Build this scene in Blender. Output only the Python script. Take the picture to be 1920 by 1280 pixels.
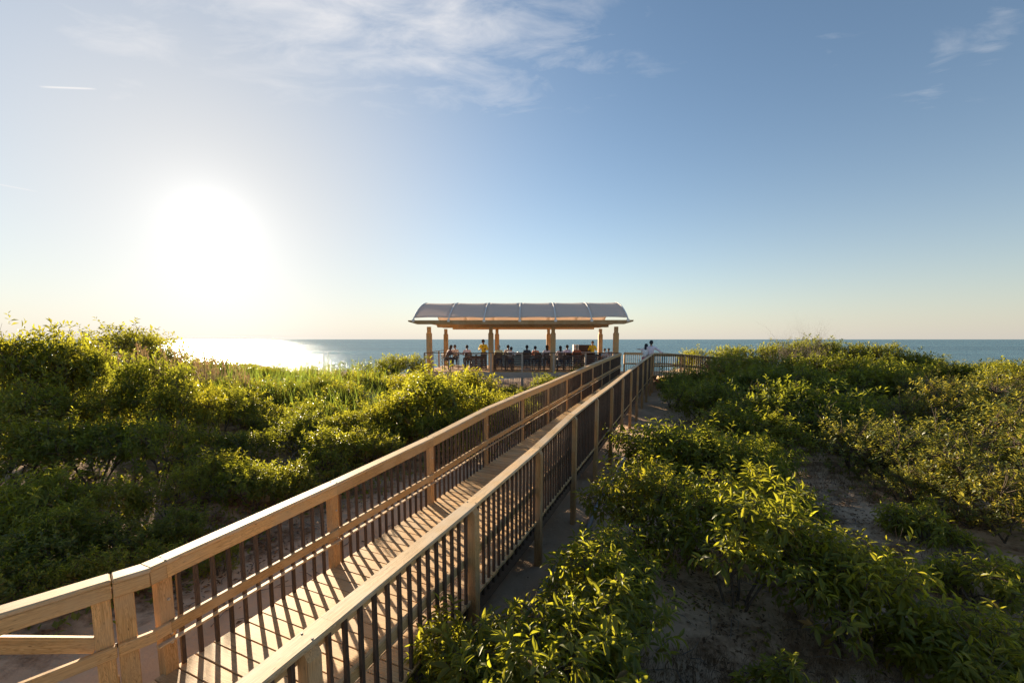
import bpy, bmesh, math, random
import numpy as np
from mathutils import Vector, Matrix

for _o in list(bpy.data.objects):
    bpy.data.objects.remove(_o)
scene = bpy.context.scene
COL = scene.collection
R = math.radians

# ------------------------------------------------------------------ camera
FPX, PITCH, HOR, UC = 770.0, R(5.504), 636.0, 960.0        # in pixels of a 1920 wide frame
PC, PS = math.cos(PITCH), math.sin(PITCH)
CY = HOR + FPX * math.tan(PITCH)
cam_d = bpy.data.cameras.new('camera')
cam_d.sensor_width = 36.0
cam_d.sensor_fit = 'HORIZONTAL'
cam_d.lens = FPX / 1920 * 36.0
cam_d.shift_y = (CY - 640) / 1920
cam_d.clip_start, cam_d.clip_end = 0.05, 120000.0
cam = bpy.data.objects.new('camera', cam_d)
cam.location = (0, 0, 0)
cam.rotation_euler = (R(90) - PITCH, 0, 0)
COL.objects.link(cam)
scene.camera = cam

# ------------------------------------------------------------------ sky, sun, exposure
SUN_AZ, SUN_EL = R(-35.3), R(12.46)                         # azimuth from +Y, clockwise positive
SUN_DIR = Vector((math.sin(SUN_AZ) * math.cos(SUN_EL), math.cos(SUN_AZ) * math.cos(SUN_EL), math.sin(SUN_EL)))
SUN_STRENGTH = 5.0
EXPOSURE = 1.78
SKY_K = 1.70 / 2 ** EXPOSURE                              # keeps the sky's look when the exposure moves
SKY_STRENGTH = 0.12 * SKY_K

world = bpy.data.worlds.new('World')
scene.world = world
world.use_nodes = True
WN, WL = world.node_tree.nodes, world.node_tree.links
WN.clear()


def wnode(t, **kw):
    n = WN.new(t)
    for k, v in kw.items():
        setattr(n, k, v)
    return n


def wmath(op, a, b=None, c=None, clamp=False):
    n = WN.new('ShaderNodeMath')
    n.operation = op
    n.use_clamp = clamp
    for i, x in enumerate((a, b, c)):
        if x is None:
            continue
        if isinstance(x, (int, float)):
            n.inputs[i].default_value = x
        else:
            WL.new(x, n.inputs[i])
    return n.outputs[0]


sky = wnode('ShaderNodeTexSky', sky_type='NISHITA', sun_disc=False, sun_elevation=SUN_EL, sun_rotation=SUN_AZ,
            altitude=0.0, air_density=1.0, dust_density=0.06, ozone_density=2.2)
geo = wnode('ShaderNodeTexCoord')
dot = wnode('ShaderNodeVectorMath', operation='DOT_PRODUCT')
WL.new(geo.outputs['Generated'], dot.inputs[0])
dot.inputs[1].default_value = SUN_DIR
cosang = wmath('MAXIMUM', dot.outputs['Value'], 0.0)
# thin sea haze scatters the sun forward: a wide and a tight lobe round the sun
lobes = None
for amp, k in ((0.35, 1300.0), (0.18, 300.0), (0.07, 60.0)):
    t_ = wmath('MULTIPLY', wmath('POWER', cosang, k), amp)
    lobes = t_ if lobes is None else wmath('ADD', lobes, t_)
sep = wnode('ShaderNodeSeparateXYZ')
WL.new(geo.outputs['Generated'], sep.inputs[0])
zpos = wmath('MAXIMUM', sep.outputs['Z'], 0.02)
# cirrus sheet: the direction is laid on a flat layer high above
px = wmath('DIVIDE', sep.outputs['X'], zpos)
py = wmath('DIVIDE', sep.outputs['Y'], zpos)
comb = wnode('ShaderNodeCombineXYZ')
WL.new(px, comb.inputs[0])
WL.new(py, comb.inputs[1])
mp = wnode('ShaderNodeMapping')
mp.inputs['Rotation'].default_value = (0, 0, R(38))
mp.inputs['Scale'].default_value = (2.0, 3.6, 1)
WL.new(comb.outputs[0], mp.inputs['Vector'])
n1 = wnode('ShaderNodeTexNoise')
n1.inputs['Scale'].default_value = 1.6
n1.inputs['Detail'].default_value = 9
n1.inputs['Roughness'].default_value = 0.62
n1.inputs['Distortion'].default_value = 0.5
WL.new(mp.outputs[0], n1.inputs['Vector'])


def blob(cx, cy, rx, ry, rot=0.0):
    """soft patch of the cloud sheet, in layer coordinates"""
    dx, dy = wmath('SUBTRACT', px, cx), wmath('SUBTRACT', py, cy)
    c, s = math.cos(rot), math.sin(rot)
    ex = wmath('ADD', wmath('MULTIPLY', dx, c / rx), wmath('MULTIPLY', dy, s / rx))
    ey = wmath('ADD', wmath('MULTIPLY', dx, -s / ry), wmath('MULTIPLY', dy, c / ry))
    q = wmath('ADD', wmath('MULTIPLY', ex, ex), wmath('MULTIPLY', ey, ey))
    return wmath('POWER', 2.718, wmath('MULTIPLY', q, -1.0))


def layer_xy(u, v):
    """image direction -> cloud layer coordinates"""
    a, k = (u - UC) / FPX, (CY - v) / FPX
    y, z = PC + k * PS, -PS + k * PC
    return a / z, y / z


cov = None
for (u, v, rx, ry, rot, amp) in ((700, 15, 0.66, 0.46, 0.0, 1.0), (540, 80, 0.34, 0.30, 0.3, 0.75), (1010, 90, 0.36, 0.26, 0.2, 0.62),
                                 (930, 185, 0.22, 0.16, 0.4, 0.55), (820, 180, 0.3, 0.13, 0.2, 0.5),
                                 (250, 30, 0.42, 0.18, -0.5, 0.62), (230, 165, 0.16, 0.06, -0.6, 0.5),
                                 (1750, 145, 0.32, 0.07, 0.9, 0.42), (1860, 60, 0.42, 0.06, 0.8, 0.36), (1560, 90, 0.3, 0.05, 0.9, 0.25)):
    x_, y_ = layer_xy(u, v)
    b_ = wmath('MULTIPLY', blob(x_, y_, rx, ry, rot), amp)
    cov = b_ if cov is None else wmath('MAXIMUM', cov, b_)
thr = wmath('SUBTRACT', 0.62, wmath('MULTIPLY', cov, 0.36))
dens = wmath('MULTIPLY', wmath('SUBTRACT', n1.outputs[0], thr), 2.6, clamp=True)
dens = wmath('MULTIPLY', dens, wmath('MULTIPLY', wmath('POWER', cov, 0.6), 0.75), clamp=True)
# a contrail and a short streak at the left edge
for (ua, va, ub, vb, wdt, amp_) in ((72, 163, 182, 167, 0.0060, 0.95), (-60, 335, 74, 360, 0.016, 0.55)):
    xa, ya = layer_xy(ua, va)
    xb, yb = layer_xy(ub, vb)
    L_ = math.hypot(xb - xa, yb - ya)
    ang = math.atan2(yb - ya, xb - xa)
    dx, dy = wmath('SUBTRACT', px, (xa + xb) / 2), wmath('SUBTRACT', py, (ya + yb) / 2)
    ex = wmath('ADD', wmath('MULTIPLY', dx, math.cos(ang)), wmath('MULTIPLY', dy, math.sin(ang)))
    ey = wmath('ADD', wmath('MULTIPLY', dx, -math.sin(ang)), wmath('MULTIPLY', dy, math.cos(ang)))
    fade = wmath('SUBTRACT', 1.0, wmath('POWER', wmath('ABSOLUTE', wmath('DIVIDE', ex, L_ / 2)), 4.0), clamp=True)
    trail = wmath('MULTIPLY', fade, wmath('POWER', 2.718, wmath('MULTIPLY', wmath('POWER', wmath('DIVIDE', ey, wdt), 2.0), -1.0)))
    dens = wmath('MAXIMUM', dens, wmath('MULTIPLY', trail, amp_))

sky_s = wnode('ShaderNodeVectorMath', operation='SCALE')
WL.new(sky.outputs[0], sky_s.inputs[0])
sky_s.inputs['Scale'].default_value = SKY_STRENGTH
glow = wnode('ShaderNodeVectorMath', operation='SCALE')
glow.inputs[0].default_value = tuple(c * SKY_K / 1.70 for c in (1.0, 0.96, 0.90))
WL.new(lobes, glow.inputs['Scale'])
wb = wnode('ShaderNodeVectorMath', operation='MULTIPLY')
wb.inputs[1].default_value = (0.92, 0.87, 0.83)
WL.new(sky_s.outputs[0], wb.inputs[0])
# pale cream sea haze lies over the sky near the horizon, brighter towards the sun
hz_h = wmath('MULTIPLY', wmath('POWER', 2.718, wmath('MULTIPLY', wmath('MAXIMUM', sep.outputs['Z'], 0.0), -8.0)), 0.90)
hz_s = wmath('MULTIPLY', wmath('POWER', cosang, 9.0), 0.84)
hz_f = wmath('SUBTRACT', 1.0, wmath('MULTIPLY', wmath('SUBTRACT', 1.0, hz_h), wmath('SUBTRACT', 1.0, hz_s)))
hz_b = wmath('ADD', wmath('ADD', 0.60, wmath('MULTIPLY', cosang, 0.18)), wmath('MULTIPLY', wmath('MULTIPLY', wmath('POWER', cosang, 60.0), hz_h), 0.75))
hz_v = wnode('ShaderNodeVectorMath', operation='SCALE')
hz_v.inputs[0].default_value = tuple(c * SKY_K / 1.70 for c in (1.0, 0.96, 0.90))
WL.new(hz_b, hz_v.inputs['Scale'])
hz_m = wnode('ShaderNodeMix', data_type='RGBA')
WL.new(hz_f, hz_m.inputs[0])
WL.new(wb.outputs[0], hz_m.inputs[6])
WL.new(hz_v.outputs[0], hz_m.inputs[7])
addv = wnode('ShaderNodeVectorMath', operation='ADD')
WL.new(hz_m.outputs[2], addv.inputs[0])
WL.new(glow.outputs[0], addv.inputs[1])
cl = wnode('ShaderNodeMix', data_type='RGBA')
WL.new(dens, cl.inputs[0])
WL.new(addv.outputs[0], cl.inputs[6])
cl.inputs[7].default_value = (0.56 * SKY_K, 0.545 * SKY_K, 0.54 * SKY_K, 1)
bg = wnode('ShaderNodeBackground')
bg.inputs['Strength'].default_value = 1.0
WL.new(cl.outputs[2], bg.inputs['Color'])
wo = wnode('ShaderNodeOutputWorld')
WL.new(bg.outputs[0], wo.inputs['Surface'])

sd = bpy.data.lights.new('sun', 'SUN')
sd.energy = SUN_STRENGTH
sd.angle = R(0.55)
sd.color = (1.0, 0.81, 0.57)
so = bpy.data.objects.new('sun', sd)
so.rotation_euler = (-SUN_DIR).to_track_quat('-Z', 'Y').to_euler()
COL.objects.link(so)

vs = scene.view_settings
vs.view_transform = 'Standard'
vs.look = 'None'
vs.exposure = EXPOSURE
vs.gamma = 1.0
vs.use_curve_mapping = False
scene.display_settings.display_device = 'sRGB'
scene.render.engine = 'CYCLES'
cy = scene.cycles
cy.max_bounces, cy.diffuse_bounces, cy.glossy_bounces, cy.transmission_bounces, cy.transparent_max_bounces = 7, 4, 3, 4, 6
cy.caustics_reflective = cy.caustics_refractive = False
cy.sample_clamp_indirect = 6.0
cy.use_denoising = True
cy.denoiser = 'OPENIMAGEDENOISE'

# ------------------------------------------------------------------ helpers
rng = np.random.default_rng(7)
random.seed(7)


def unproj(u, v, Y):
    k = (CY - v) / FPX
    Z = Y * (k * PC - PS) / (PC + k * PS)
    return Vector(((u - UC) / FPX * (Y * PC - Z * PS), Y, Z))


def proj(p):
    d = p[1] * PC - p[2] * PS
    return UC + FPX * p[0] / d, CY - FPX * (p[2] * PC + p[1] * PS) / d


def link(o, parent=None):
    COL.objects.link(o)
    if parent is not None:
        o.parent = parent
    return o


def obj(name, mesh, parent=None, loc=None, rot=None, mat=None):
    o = bpy.data.objects.new(name, mesh)
    if mat is not None and len(mesh.materials) == 0:
        mesh.materials.append(mat)
    if loc is not None:
        o.location = loc
    if rot is not None:
        o.rotation_euler = rot
    return link(o, parent)


def empty(name, label=None, cat=None, group=None, loc=(0, 0, 0), rz=0.0):
    o = bpy.data.objects.new(name, None)
    o.location = loc
    o.rotation_euler = (0, 0, rz)
    o.empty_display_size = 0.2
    link(o)
    tag(o, label, cat, group)
    return o


def tag(o, label=None, cat=None, group=None, kind=None):
    if label:
        o['label'] = label
    if cat:
        o['category'] = cat
    if group:
        o['group'] = group
    if kind:
        o['kind'] = kind
    return o


def mesh_np(name, verts, faces_list, mat=None, smooth=False, attrs=None):
    """faces_list: list of (n,k) int arrays"""
    me = bpy.data.meshes.new(name)
    verts = np.asarray(verts, np.float32)
    me.vertices.add(len(verts))
    me.vertices.foreach_set('co', verts.ravel())
    idx, tot = [], []
    for f in faces_list:
        f = np.asarray(f, np.int32)
        if len(f) == 0:
            continue
        idx.append(f.ravel())
        tot.append(np.full(len(f), f.shape[1], np.int32))
    idx, tot = np.concatenate(idx), np.concatenate(tot)
    me.loops.add(len(idx))
    me.loops.foreach_set('vertex_index', idx)
    me.polygons.add(len(tot))
    st = np.concatenate(([0], np.cumsum(tot)[:-1])).astype(np.int32)
    me.polygons.foreach_set('loop_start', st)
    me.polygons.foreach_set('loop_total', tot)
    if smooth:
        me.polygons.foreach_set('use_smooth', np.ones(len(tot), bool))
    for an, av in (attrs or {}).items():
        a = me.attributes.new(an, 'FLOAT', 'POINT')
        a.data.foreach_set('value', np.asarray(av, np.float32))
    me.update(calc_edges=True)
    if mat is not None:
        me.materials.append(mat)
    return me


def bm_mesh(name, bm, mat=None, smooth=False):
    me = bpy.data.meshes.new(name)
    bmesh.ops.recalc_face_normals(bm, faces=bm.faces[:])
    bm.to_mesh(me)
    bm.free()
    if mat is not None:
        me.materials.append(mat)
    if smooth:
        for p in me.polygons:
            p.use_smooth = True
    return me


def box_mesh(name, lx, ly, lz, mat=None, bevel=0.004, lengthwise=False):
    bm = bmesh.new()
    bmesh.ops.create_cube(bm, size=1.0)
    for v in bm.verts:
        v.co = Vector((v.co.x * lx, v.co.y * ly, v.co.z * lz))
    if bevel:
        ed = [e for e in bm.edges if not lengthwise or abs(e.verts[0].co.x - e.verts[1].co.x) > lx * 0.5]
        bmesh.ops.bevel(bm, geom=ed, offset=bevel, segments=1, affect='EDGES')
    return bm_mesh(name, bm, mat)


def tube_bm(bm, pts, radii, n=6, cap=True):
    rings = []
    prev = None
    for i, p in enumerate(pts):
        p = Vector(p)
        a = Vector(pts[max(i - 1, 0)])
        b = Vector(pts[min(i + 1, len(pts) - 1)])
        t = (b - a).normalized()
        ref = Vector((0, 0, 1)) if abs(t.z) < 0.9 else Vector((1, 0, 0))
        x = t.cross(ref).normalized() if prev is None else (prev - t * prev.dot(t)).normalized()
        prev = x
        y = t.cross(x)
        rings.append([bm.verts.new(p + (x * math.cos(2 * math.pi * k / n) + y * math.sin(2 * math.pi * k / n)) * radii[i]) for k in range(n)])
    for r0, r1 in zip(rings, rings[1:]):
        for k in range(n):
            bm.faces.new((r0[k], r0[(k + 1) % n], r1[(k + 1) % n], r1[k]))
    if cap:
        bm.faces.new(rings[0][::-1])
        bm.faces.new(rings[-1])


def tube_mesh(name, pts, radii, n=8, mat=None, smooth=True):
    bm = bmesh.new()
    if not hasattr(radii, '__len__'):
        radii = [radii] * len(pts)
    tube_bm(bm, pts, radii, n)
    return bm_mesh(name, bm, mat, smooth)


def between(name, mesh_fn, a, b, parent=None, up=(0, 0, 1)):
    """object whose local X runs from a to b, local Z near up"""
    a, b = Vector(a), Vector(b)
    x = (b - a).normalized()
    y = Vector(up).cross(x).normalized()
    z = x.cross(y)
    o = obj(name, mesh_fn((b - a).length), parent)
    M = Matrix((x, y, z)).transposed().to_4x4()
    M.translation = (a + b) / 2
    o.matrix_local = M
    return o


# ------------------------------------------------------------------ materials
def new_mat(name):
    m = bpy.data.materials.new(name)
    m.use_nodes = True
    nt = m.node_tree
    b = nt.nodes['Principled BSDF']
    return m, nt, b


def nd(nt, t, **kw):
    n = nt.nodes.new(t)
    for k, v in kw.items():
        setattr(n, k, v)
    return n


def ramp(nt, stops):
    r = nd(nt, 'ShaderNodeValToRGB')
    e = r.color_ramp.elements
    while len(e) < len(stops):
        e.new(0.5)
    for el, (p, c) in zip(e, stops):
        el.position = p
        el.color = (*c, 1) if len(c) == 3 else c
    return r


def mixc(nt, fac, a, b, blend='MIX'):
    m = nd(nt, 'ShaderNodeMix', data_type='RGBA', blend_type=blend)
    for i, x in ((0, fac), (6, a), (7, b)):
        if isinstance(x, (int, float)):
            m.inputs[i].default_value = x
        elif isinstance(x, tuple):
            m.inputs[i].default_value = (*x, 1) if len(x) == 3 else x
        else:
            nt.links.new(x, m.inputs[i])
    return m.outputs[2]


def wood(name, dark, mid, light, rough=0.62, vary=0.25, grain=1.0, weather=None):
    m, nt, b = new_mat(name)
    L = nt.links.new
    tc = nd(nt, 'ShaderNodeTexCoord')
    oi = nd(nt, 'ShaderNodeObjectInfo')
    off = nd(nt, 'ShaderNodeVectorMath', operation='SCALE')
    off.inputs[0].default_value = (37.0, 13.0, 71.0)
    L(oi.outputs['Random'], off.inputs['Scale'])
    add = nd(nt, 'ShaderNodeVectorMath', operation='ADD')
    L(tc.outputs['Object'], add.inputs[0])
    L(off.outputs[0], add.inputs[1])
    mp = nd(nt, 'ShaderNodeMapping')
    mp.inputs['Scale'].default_value = (1.1, 14, 14)
    L(add.outputs[0], mp.inputs['Vector'])
    n1 = nd(nt, 'ShaderNodeTexNoise')
    n1.inputs['Scale'].default_value = 1.6
    n1.inputs['Detail'].default_value = 4
    n1.inputs['Distortion'].default_value = 1.4
    L(mp.outputs[0], n1.inputs['Vector'])
    # growth rings from the same noise
    ml = nd(nt, 'ShaderNodeMath', operation='MULTIPLY')
    ml.inputs[1].default_value = 11.0 * grain
    L(n1.outputs[0], ml.inputs[0])
    fr = nd(nt, 'ShaderNodeMath', operation='PINGPONG')
    fr.inputs[1].default_value = 0.5
    L(ml.outputs[0], fr.inputs[0])
    r1 = ramp(nt, [(0.0, dark), (0.35, mid), (1.0, light)])
    m2 = nd(nt, 'ShaderNodeMath', operation='MULTIPLY')
    m2.inputs[1].default_value = 2.0
    L(fr.outputs[0], m2.inputs[0])
    L(m2.outputs[0], r1.inputs[0])
    # fine fibres
    mpf = nd(nt, 'ShaderNodeMapping')
    mpf.inputs['Scale'].default_value = (4, 160, 160)
    L(add.outputs[0], mpf.inputs['Vector'])
    n2 = nd(nt, 'ShaderNodeTexNoise')
    n2.inputs['Scale'].default_value = 1.0
    n2.inputs['Detail'].default_value = 3
    L(mpf.outputs[0], n2.inputs['Vector'])
    r2 = ramp(nt, [(0.3, (0.72, 0.70, 0.68)), (0.7, (1.12, 1.1, 1.08))])
    L(n2.outputs[0], r2.inputs[0])
    c = mixc(nt, 1.0, r1.outputs[0], r2.outputs[0], 'MULTIPLY')
    # knots
    vo = nd(nt, 'ShaderNodeTexVoronoi', feature='F1')
    mpk = nd(nt, 'ShaderNodeMapping')
    mpk.inputs['Scale'].default_value = (1.7, 5.5, 5.5)
    L(add.outputs[0], mpk.inputs['Vector'])
    L(mpk.outputs[0], vo.inputs['Vector'])
    rk = ramp(nt, [(0.05, (1, 1, 1)), (0.13, (0, 0, 0))])
    L(vo.outputs['Distance'], rk.inputs[0])
    c = mixc(nt, rk.outputs[0], c, tuple(x * 0.45 for x in dark))
    # drying checks: thin dark lines along the grain
    mpc = nd(nt, 'ShaderNodeMapping')
    mpc.inputs['Scale'].default_value = (0.9, 34, 34)
    L(add.outputs[0], mpc.inputs['Vector'])
    n5 = nd(nt, 'ShaderNodeTexNoise')
    n5.inputs['Scale'].default_value = 1.0
    n5.inputs['Detail'].default_value = 2
    L(mpc.outputs[0], n5.inputs['Vector'])
    rc = ramp(nt, [(0.70, (0, 0, 0)), (0.74, (0.75, 0.75, 0.75))])
    L(n5.outputs[0], rc.inputs[0])
    c = mixc(nt, rc.outputs[0], c, tuple(x * 0.4 for x in dark))
    # board to board variation
    rv = ramp(nt, [(0.0, (1 - vary, 1 - vary, 1 - vary)), (0.5, (1, 0.99, 0.97)), (1.0, (1 + vary * 0.6, 1 + vary * 0.55, 1 + vary * 0.5))])
    L(oi.outputs['Random'], rv.inputs[0])
    c = mixc(nt, 1.0, c, rv.outputs[0], 'MULTIPLY')
    if weather:
        n3 = nd(nt, 'ShaderNodeTexNoise')
        n3.inputs['Scale'].default_value = 3.0
        n3.inputs['Detail'].default_value = 5
        L(add.outputs[0], n3.inputs['Vector'])
        rw = ramp(nt, [(0.42, (0, 0, 0)), (0.68, (1, 1, 1))])
        L(n3.outputs[0], rw.inputs[0])
        mw = nd(nt, 'ShaderNodeMath', operation='MULTIPLY')
        mw.inputs[1].default_value = 0.7
        L(rw.outputs[0], mw.inputs[0])
        c = mixc(nt, mw.outputs[0], c, weather)
    L(c, b.inputs['Base Color'])
    b.inputs['Roughness'].default_value = rough
    b.inputs['Specular IOR Level'].default_value = 0.3
    bp = nd(nt, 'ShaderNodeBump')
    bp.inputs['Strength'].default_value = 0.35
    bp.inputs['Distance'].default_value = 0.003
    L(n2.outputs[0], bp.inputs['Height'])
    L(bp.outputs[0], b.inputs['Normal'])
    return m


def plain(name, col, rough=0.6, metal=0.0, noise=0.12, scale=6.0, spec=0.4):
    m, nt, b = new_mat(name)
    tc = nd(nt, 'ShaderNodeTexCoord')
    n = nd(nt, 'ShaderNodeTexNoise')
    n.inputs['Scale'].default_value = scale
    n.inputs['Detail'].default_value = 4
    nt.links.new(tc.outputs['Object'], n.inputs['Vector'])
    r = ramp(nt, [(0.3, tuple(x * (1 - noise) for x in col)), (0.7, tuple(min(1, x * (1 + noise)) for x in col))])
    nt.links.new(n.outputs[0], r.inputs[0])
    nt.links.new(r.outputs[0], b.inputs['Base Color'])
    b.inputs['Roughness'].default_value = rough
    b.inputs['Metallic'].default_value = metal
    b.inputs['Specular IOR Level'].default_value = spec
    return m


M_PINE = wood('pine_wood', (0.40, 0.22, 0.078), (0.60, 0.365, 0.148), (0.69, 0.445, 0.20), weather=(0.52, 0.365, 0.20), grain=1.4)
M_CAP = wood('weathered_cap_wood', (0.45, 0.285, 0.125), (0.61, 0.41, 0.20), (0.70, 0.49, 0.27), weather=(0.56, 0.455, 0.33), grain=1.4)
M_DECK = wood('deck_wood', (0.41, 0.24, 0.09), (0.58, 0.36, 0.155), (0.67, 0.435, 0.205), weather=(0.50, 0.365, 0.21), vary=0.3, grain=1.3)
M_POST = wood('post_wood', (0.37, 0.20, 0.075), (0.55, 0.32, 0.135), (0.63, 0.39, 0.18), weather=(0.48, 0.33, 0.19), grain=1.3)
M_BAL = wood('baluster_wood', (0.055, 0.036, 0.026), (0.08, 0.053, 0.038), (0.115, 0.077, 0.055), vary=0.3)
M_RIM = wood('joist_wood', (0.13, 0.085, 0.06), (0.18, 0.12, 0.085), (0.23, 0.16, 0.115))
M_GREYWOOD = wood('grey_weathered_wood', (0.42, 0.33, 0.27), (0.52, 0.42, 0.345), (0.60, 0.49, 0.41))
M_DARKWOOD = wood('dark_stained_wood', (0.05, 0.026, 0.016), (0.075, 0.04, 0.024), (0.1, 0.055, 0.032), rough=0.5)
M_GALV = plain('galvanised_steel', (0.55, 0.55, 0.54), 0.4, 0.8)
M_WHITE_STEEL = plain('white_painted_steel', (0.74, 0.70, 0.66), 0.5, 0.0, 0.04)
M_DARK_STEEL = plain('dark_steel', (0.09, 0.075, 0.065), 0.45, 0.6)
M_PIPE = plain('grey_plastic_pipe', (0.30, 0.30, 0.30), 0.5)
M_WHITE = plain('white_laminate', (0.78, 0.76, 0.72), 0.5, 0, 0.04)
M_GLASS_W = plain('pale_tableware', (0.75, 0.75, 0.74), 0.25, 0, 0.05)


def fabric_canopy():
    m, nt, b = new_mat('canopy_fabric')
    L = nt.links.new
    tc = nd(nt, 'ShaderNodeTexCoord')
    n = nd(nt, 'ShaderNodeTexNoise')
    n.inputs['Scale'].default_value = 1.3
    n.inputs['Detail'].default_value = 5
    mp = nd(nt, 'ShaderNodeMapping')
    mp.inputs['Scale'].default_value = (0.4, 2, 2)
    L(tc.outputs['Object'], mp.inputs['Vector'])
    L(mp.outputs[0], n.inputs['Vector'])
    r = ramp(nt, [(0.3, (0.78, 0.655, 0.55)), (0.7, (0.85, 0.72, 0.61))])
    L(n.outputs[0], r.inputs[0])
    L(r.outputs[0], b.inputs['Base Color'])
    b.inputs['Roughness'].default_value = 0.8
    tr = nd(nt, 'ShaderNodeBsdfTranslucent')
    tr.inputs[0].default_value = (0.86, 0.79, 0.73, 1)
    mx = nd(nt, 'ShaderNodeMixShader')
    mx.inputs[0].default_value = 0.32
    L(b.outputs[0], mx.inputs[1])
    L(tr.outputs[0], mx.inputs[2])
    L(mx.outputs[0], nt.nodes['Material Output'].inputs[0])
    return m


M_CANOPY = fabric_canopy()


def leaf_mat(name, dark, mid, young, trans, rough=0.46, tfac=0.5):
    m, nt, b = new_mat(name)
    L = nt.links.new
    at = nd(nt, 'ShaderNodeAttribute', attribute_name='tone')
    ay = nd(nt, 'ShaderNodeAttribute', attribute_name='young')
    oi = nd(nt, 'ShaderNodeObjectInfo')
    c = mixc(nt, at.outputs['Fac'], dark, mid)
    c = mixc(nt, ay.outputs['Fac'], c, young)
    br = ramp(nt, [(0.965, (0, 0, 0)), (0.975, (1, 1, 1))])
    L(at.outputs['Fac'], br.inputs[0])
    c = mixc(nt, br.outputs[0], c, (0.20, 0.105, 0.035))
    rv = ramp(nt, [(0.0, (0.82, 0.86, 0.8)), (0.5, (1, 1, 1)), (1.0, (1.18, 1.08, 0.95))])
    L(oi.outputs['Random'], rv.inputs[0])
    c = mixc(nt, 1.0, c, rv.outputs[0], 'MULTIPLY')
    L(c, b.inputs['Base Color'])
    b.inputs['Roughness'].default_value = rough
    b.inputs['Specular IOR Level'].default_value = 0.45
    tr = nd(nt, 'ShaderNodeBsdfTranslucent')
    ct = mixc(nt, ay.outputs['Fac'], tuple(x * 0.62 for x in trans), trans)
    ct = mixc(nt, 1.0, ct, rv.outputs[0], 'MULTIPLY')
    L(ct, tr.inputs[0])
    mx = nd(nt, 'ShaderNodeMixShader')
    mx.inputs[0].default_value = tfac
    L(b.outputs[0], mx.inputs[1])
    L(tr.outputs[0], mx.inputs[2])
    L(mx.outputs[0], nt.nodes['Material Output'].inputs[0])
    return m


M_CHERRY = leaf_mat('cherry_leaf', (0.075, 0.10, 0.017), (0.13, 0.148, 0.021), (0.20, 0.22, 0.024), (0.68, 0.66, 0.045))
M_BAY = leaf_mat('bayberry_leaf', (0.060, 0.086, 0.018), (0.105, 0.130, 0.022), (0.17, 0.20, 0.028), (0.56, 0.56, 0.042))
M_OAK = leaf_mat('olive_leaf', (0.055, 0.080, 0.018), (0.095, 0.125, 0.023), (0.15, 0.17, 0.03), (0.56, 0.50, 0.06), rough=0.42)
M_REED = leaf_mat('reed_blade', (0.06, 0.10, 0.02), (0.09, 0.14, 0.03), (0.13, 0.18, 0.04), (0.36, 0.45, 0.06), tfac=0.5)
M_DRYREED = leaf_mat('dry_reed_stalk', (0.17, 0.11, 0.055), (0.25, 0.17, 0.09), (0.30, 0.21, 0.12), (0.42, 0.30, 0.16), tfac=0.4)
M_LITTER = leaf_mat('dry_litter', (0.09, 0.052, 0.03), (0.18, 0.11, 0.06), (0.30, 0.19, 0.10), (0.3, 0.18, 0.07), rough=0.8, tfac=0.2)
M_BARK = plain('bark', (0.11, 0.085, 0.065), 0.9, 0, 0.35, 20, 0.1)
M_DEADBARK = plain('dead_bark', (0.22, 0.18, 0.145), 0.9, 0, 0.3, 20, 0.1)

# ------------------------------------------------------------------ walkway frame: n across (right +), t along
TH = R(23.58)
CT, ST = math.cos(TH), math.sin(TH)
NL, NR = -3.796, -1.966
TL2, SP = 3.4217, 1.9565
TR1 = 1.5642
T_END = 24.4
STATIONS = [0.55, TL2 - 1.695] + [TL2 + SP * i for i in range(8)] + [TL2 + SP * 8, TL2 + SP * 9, T_END]
ZD = [-2.672, -2.668, -2.668, -2.638, -2.56, -2.505, -2.443, -2.38, -2.318, -2.25, -2.175, -2.11, -2.00]
ZR = [-1.745, -1.718, -1.655, -1.548, -1.386, -1.306, -1.248, -1.167, -1.088, -1.016, -0.945, -0.885, -0.785]


def lerp_ext(t, z):
    if t > STATIONS[-1]:
        return z[-1]
    if t < STATIONS[0]:
        return z[0]
    return float(np.interp(t, STATIONS, z))


def wz(t):
    return lerp_ext(t, ZD)


def rz(t):
    return lerp_ext(t, ZR)


def W(n, t, z):
    return Vector((n * CT + t * ST, -n * ST + t * CT, z))


def to_nt(X, Y):
    return X * CT - Y * ST, X * ST + Y * CT


# ------------------------------------------------------------------ terrain
def vnoise(x, y, seed=0):
    x, y = np.asarray(x, float), np.asarray(y, float)
    xi, yi = np.floor(x).astype(int), np.floor(y).astype(int)
    xf, yf = x - xi, y - yi

    def h(a, b):
        q = (a * 374761393 + b * 668265263 + seed * 974634777) & 0x7fffffff
        q = ((q ^ (q >> 13)) * 1274126177) & 0x7fffffff
        return ((q ^ (q >> 16)) & 0xffff) / 65535.0
    u, v = xf * xf * (3 - 2 * xf), yf * yf * (3 - 2 * yf)
    return (h(xi, yi) * (1 - u) + h(xi + 1, yi) * u) * (1 - v) + (h(xi, yi + 1) * (1 - u) + h(xi + 1, yi + 1) * u) * v


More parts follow.
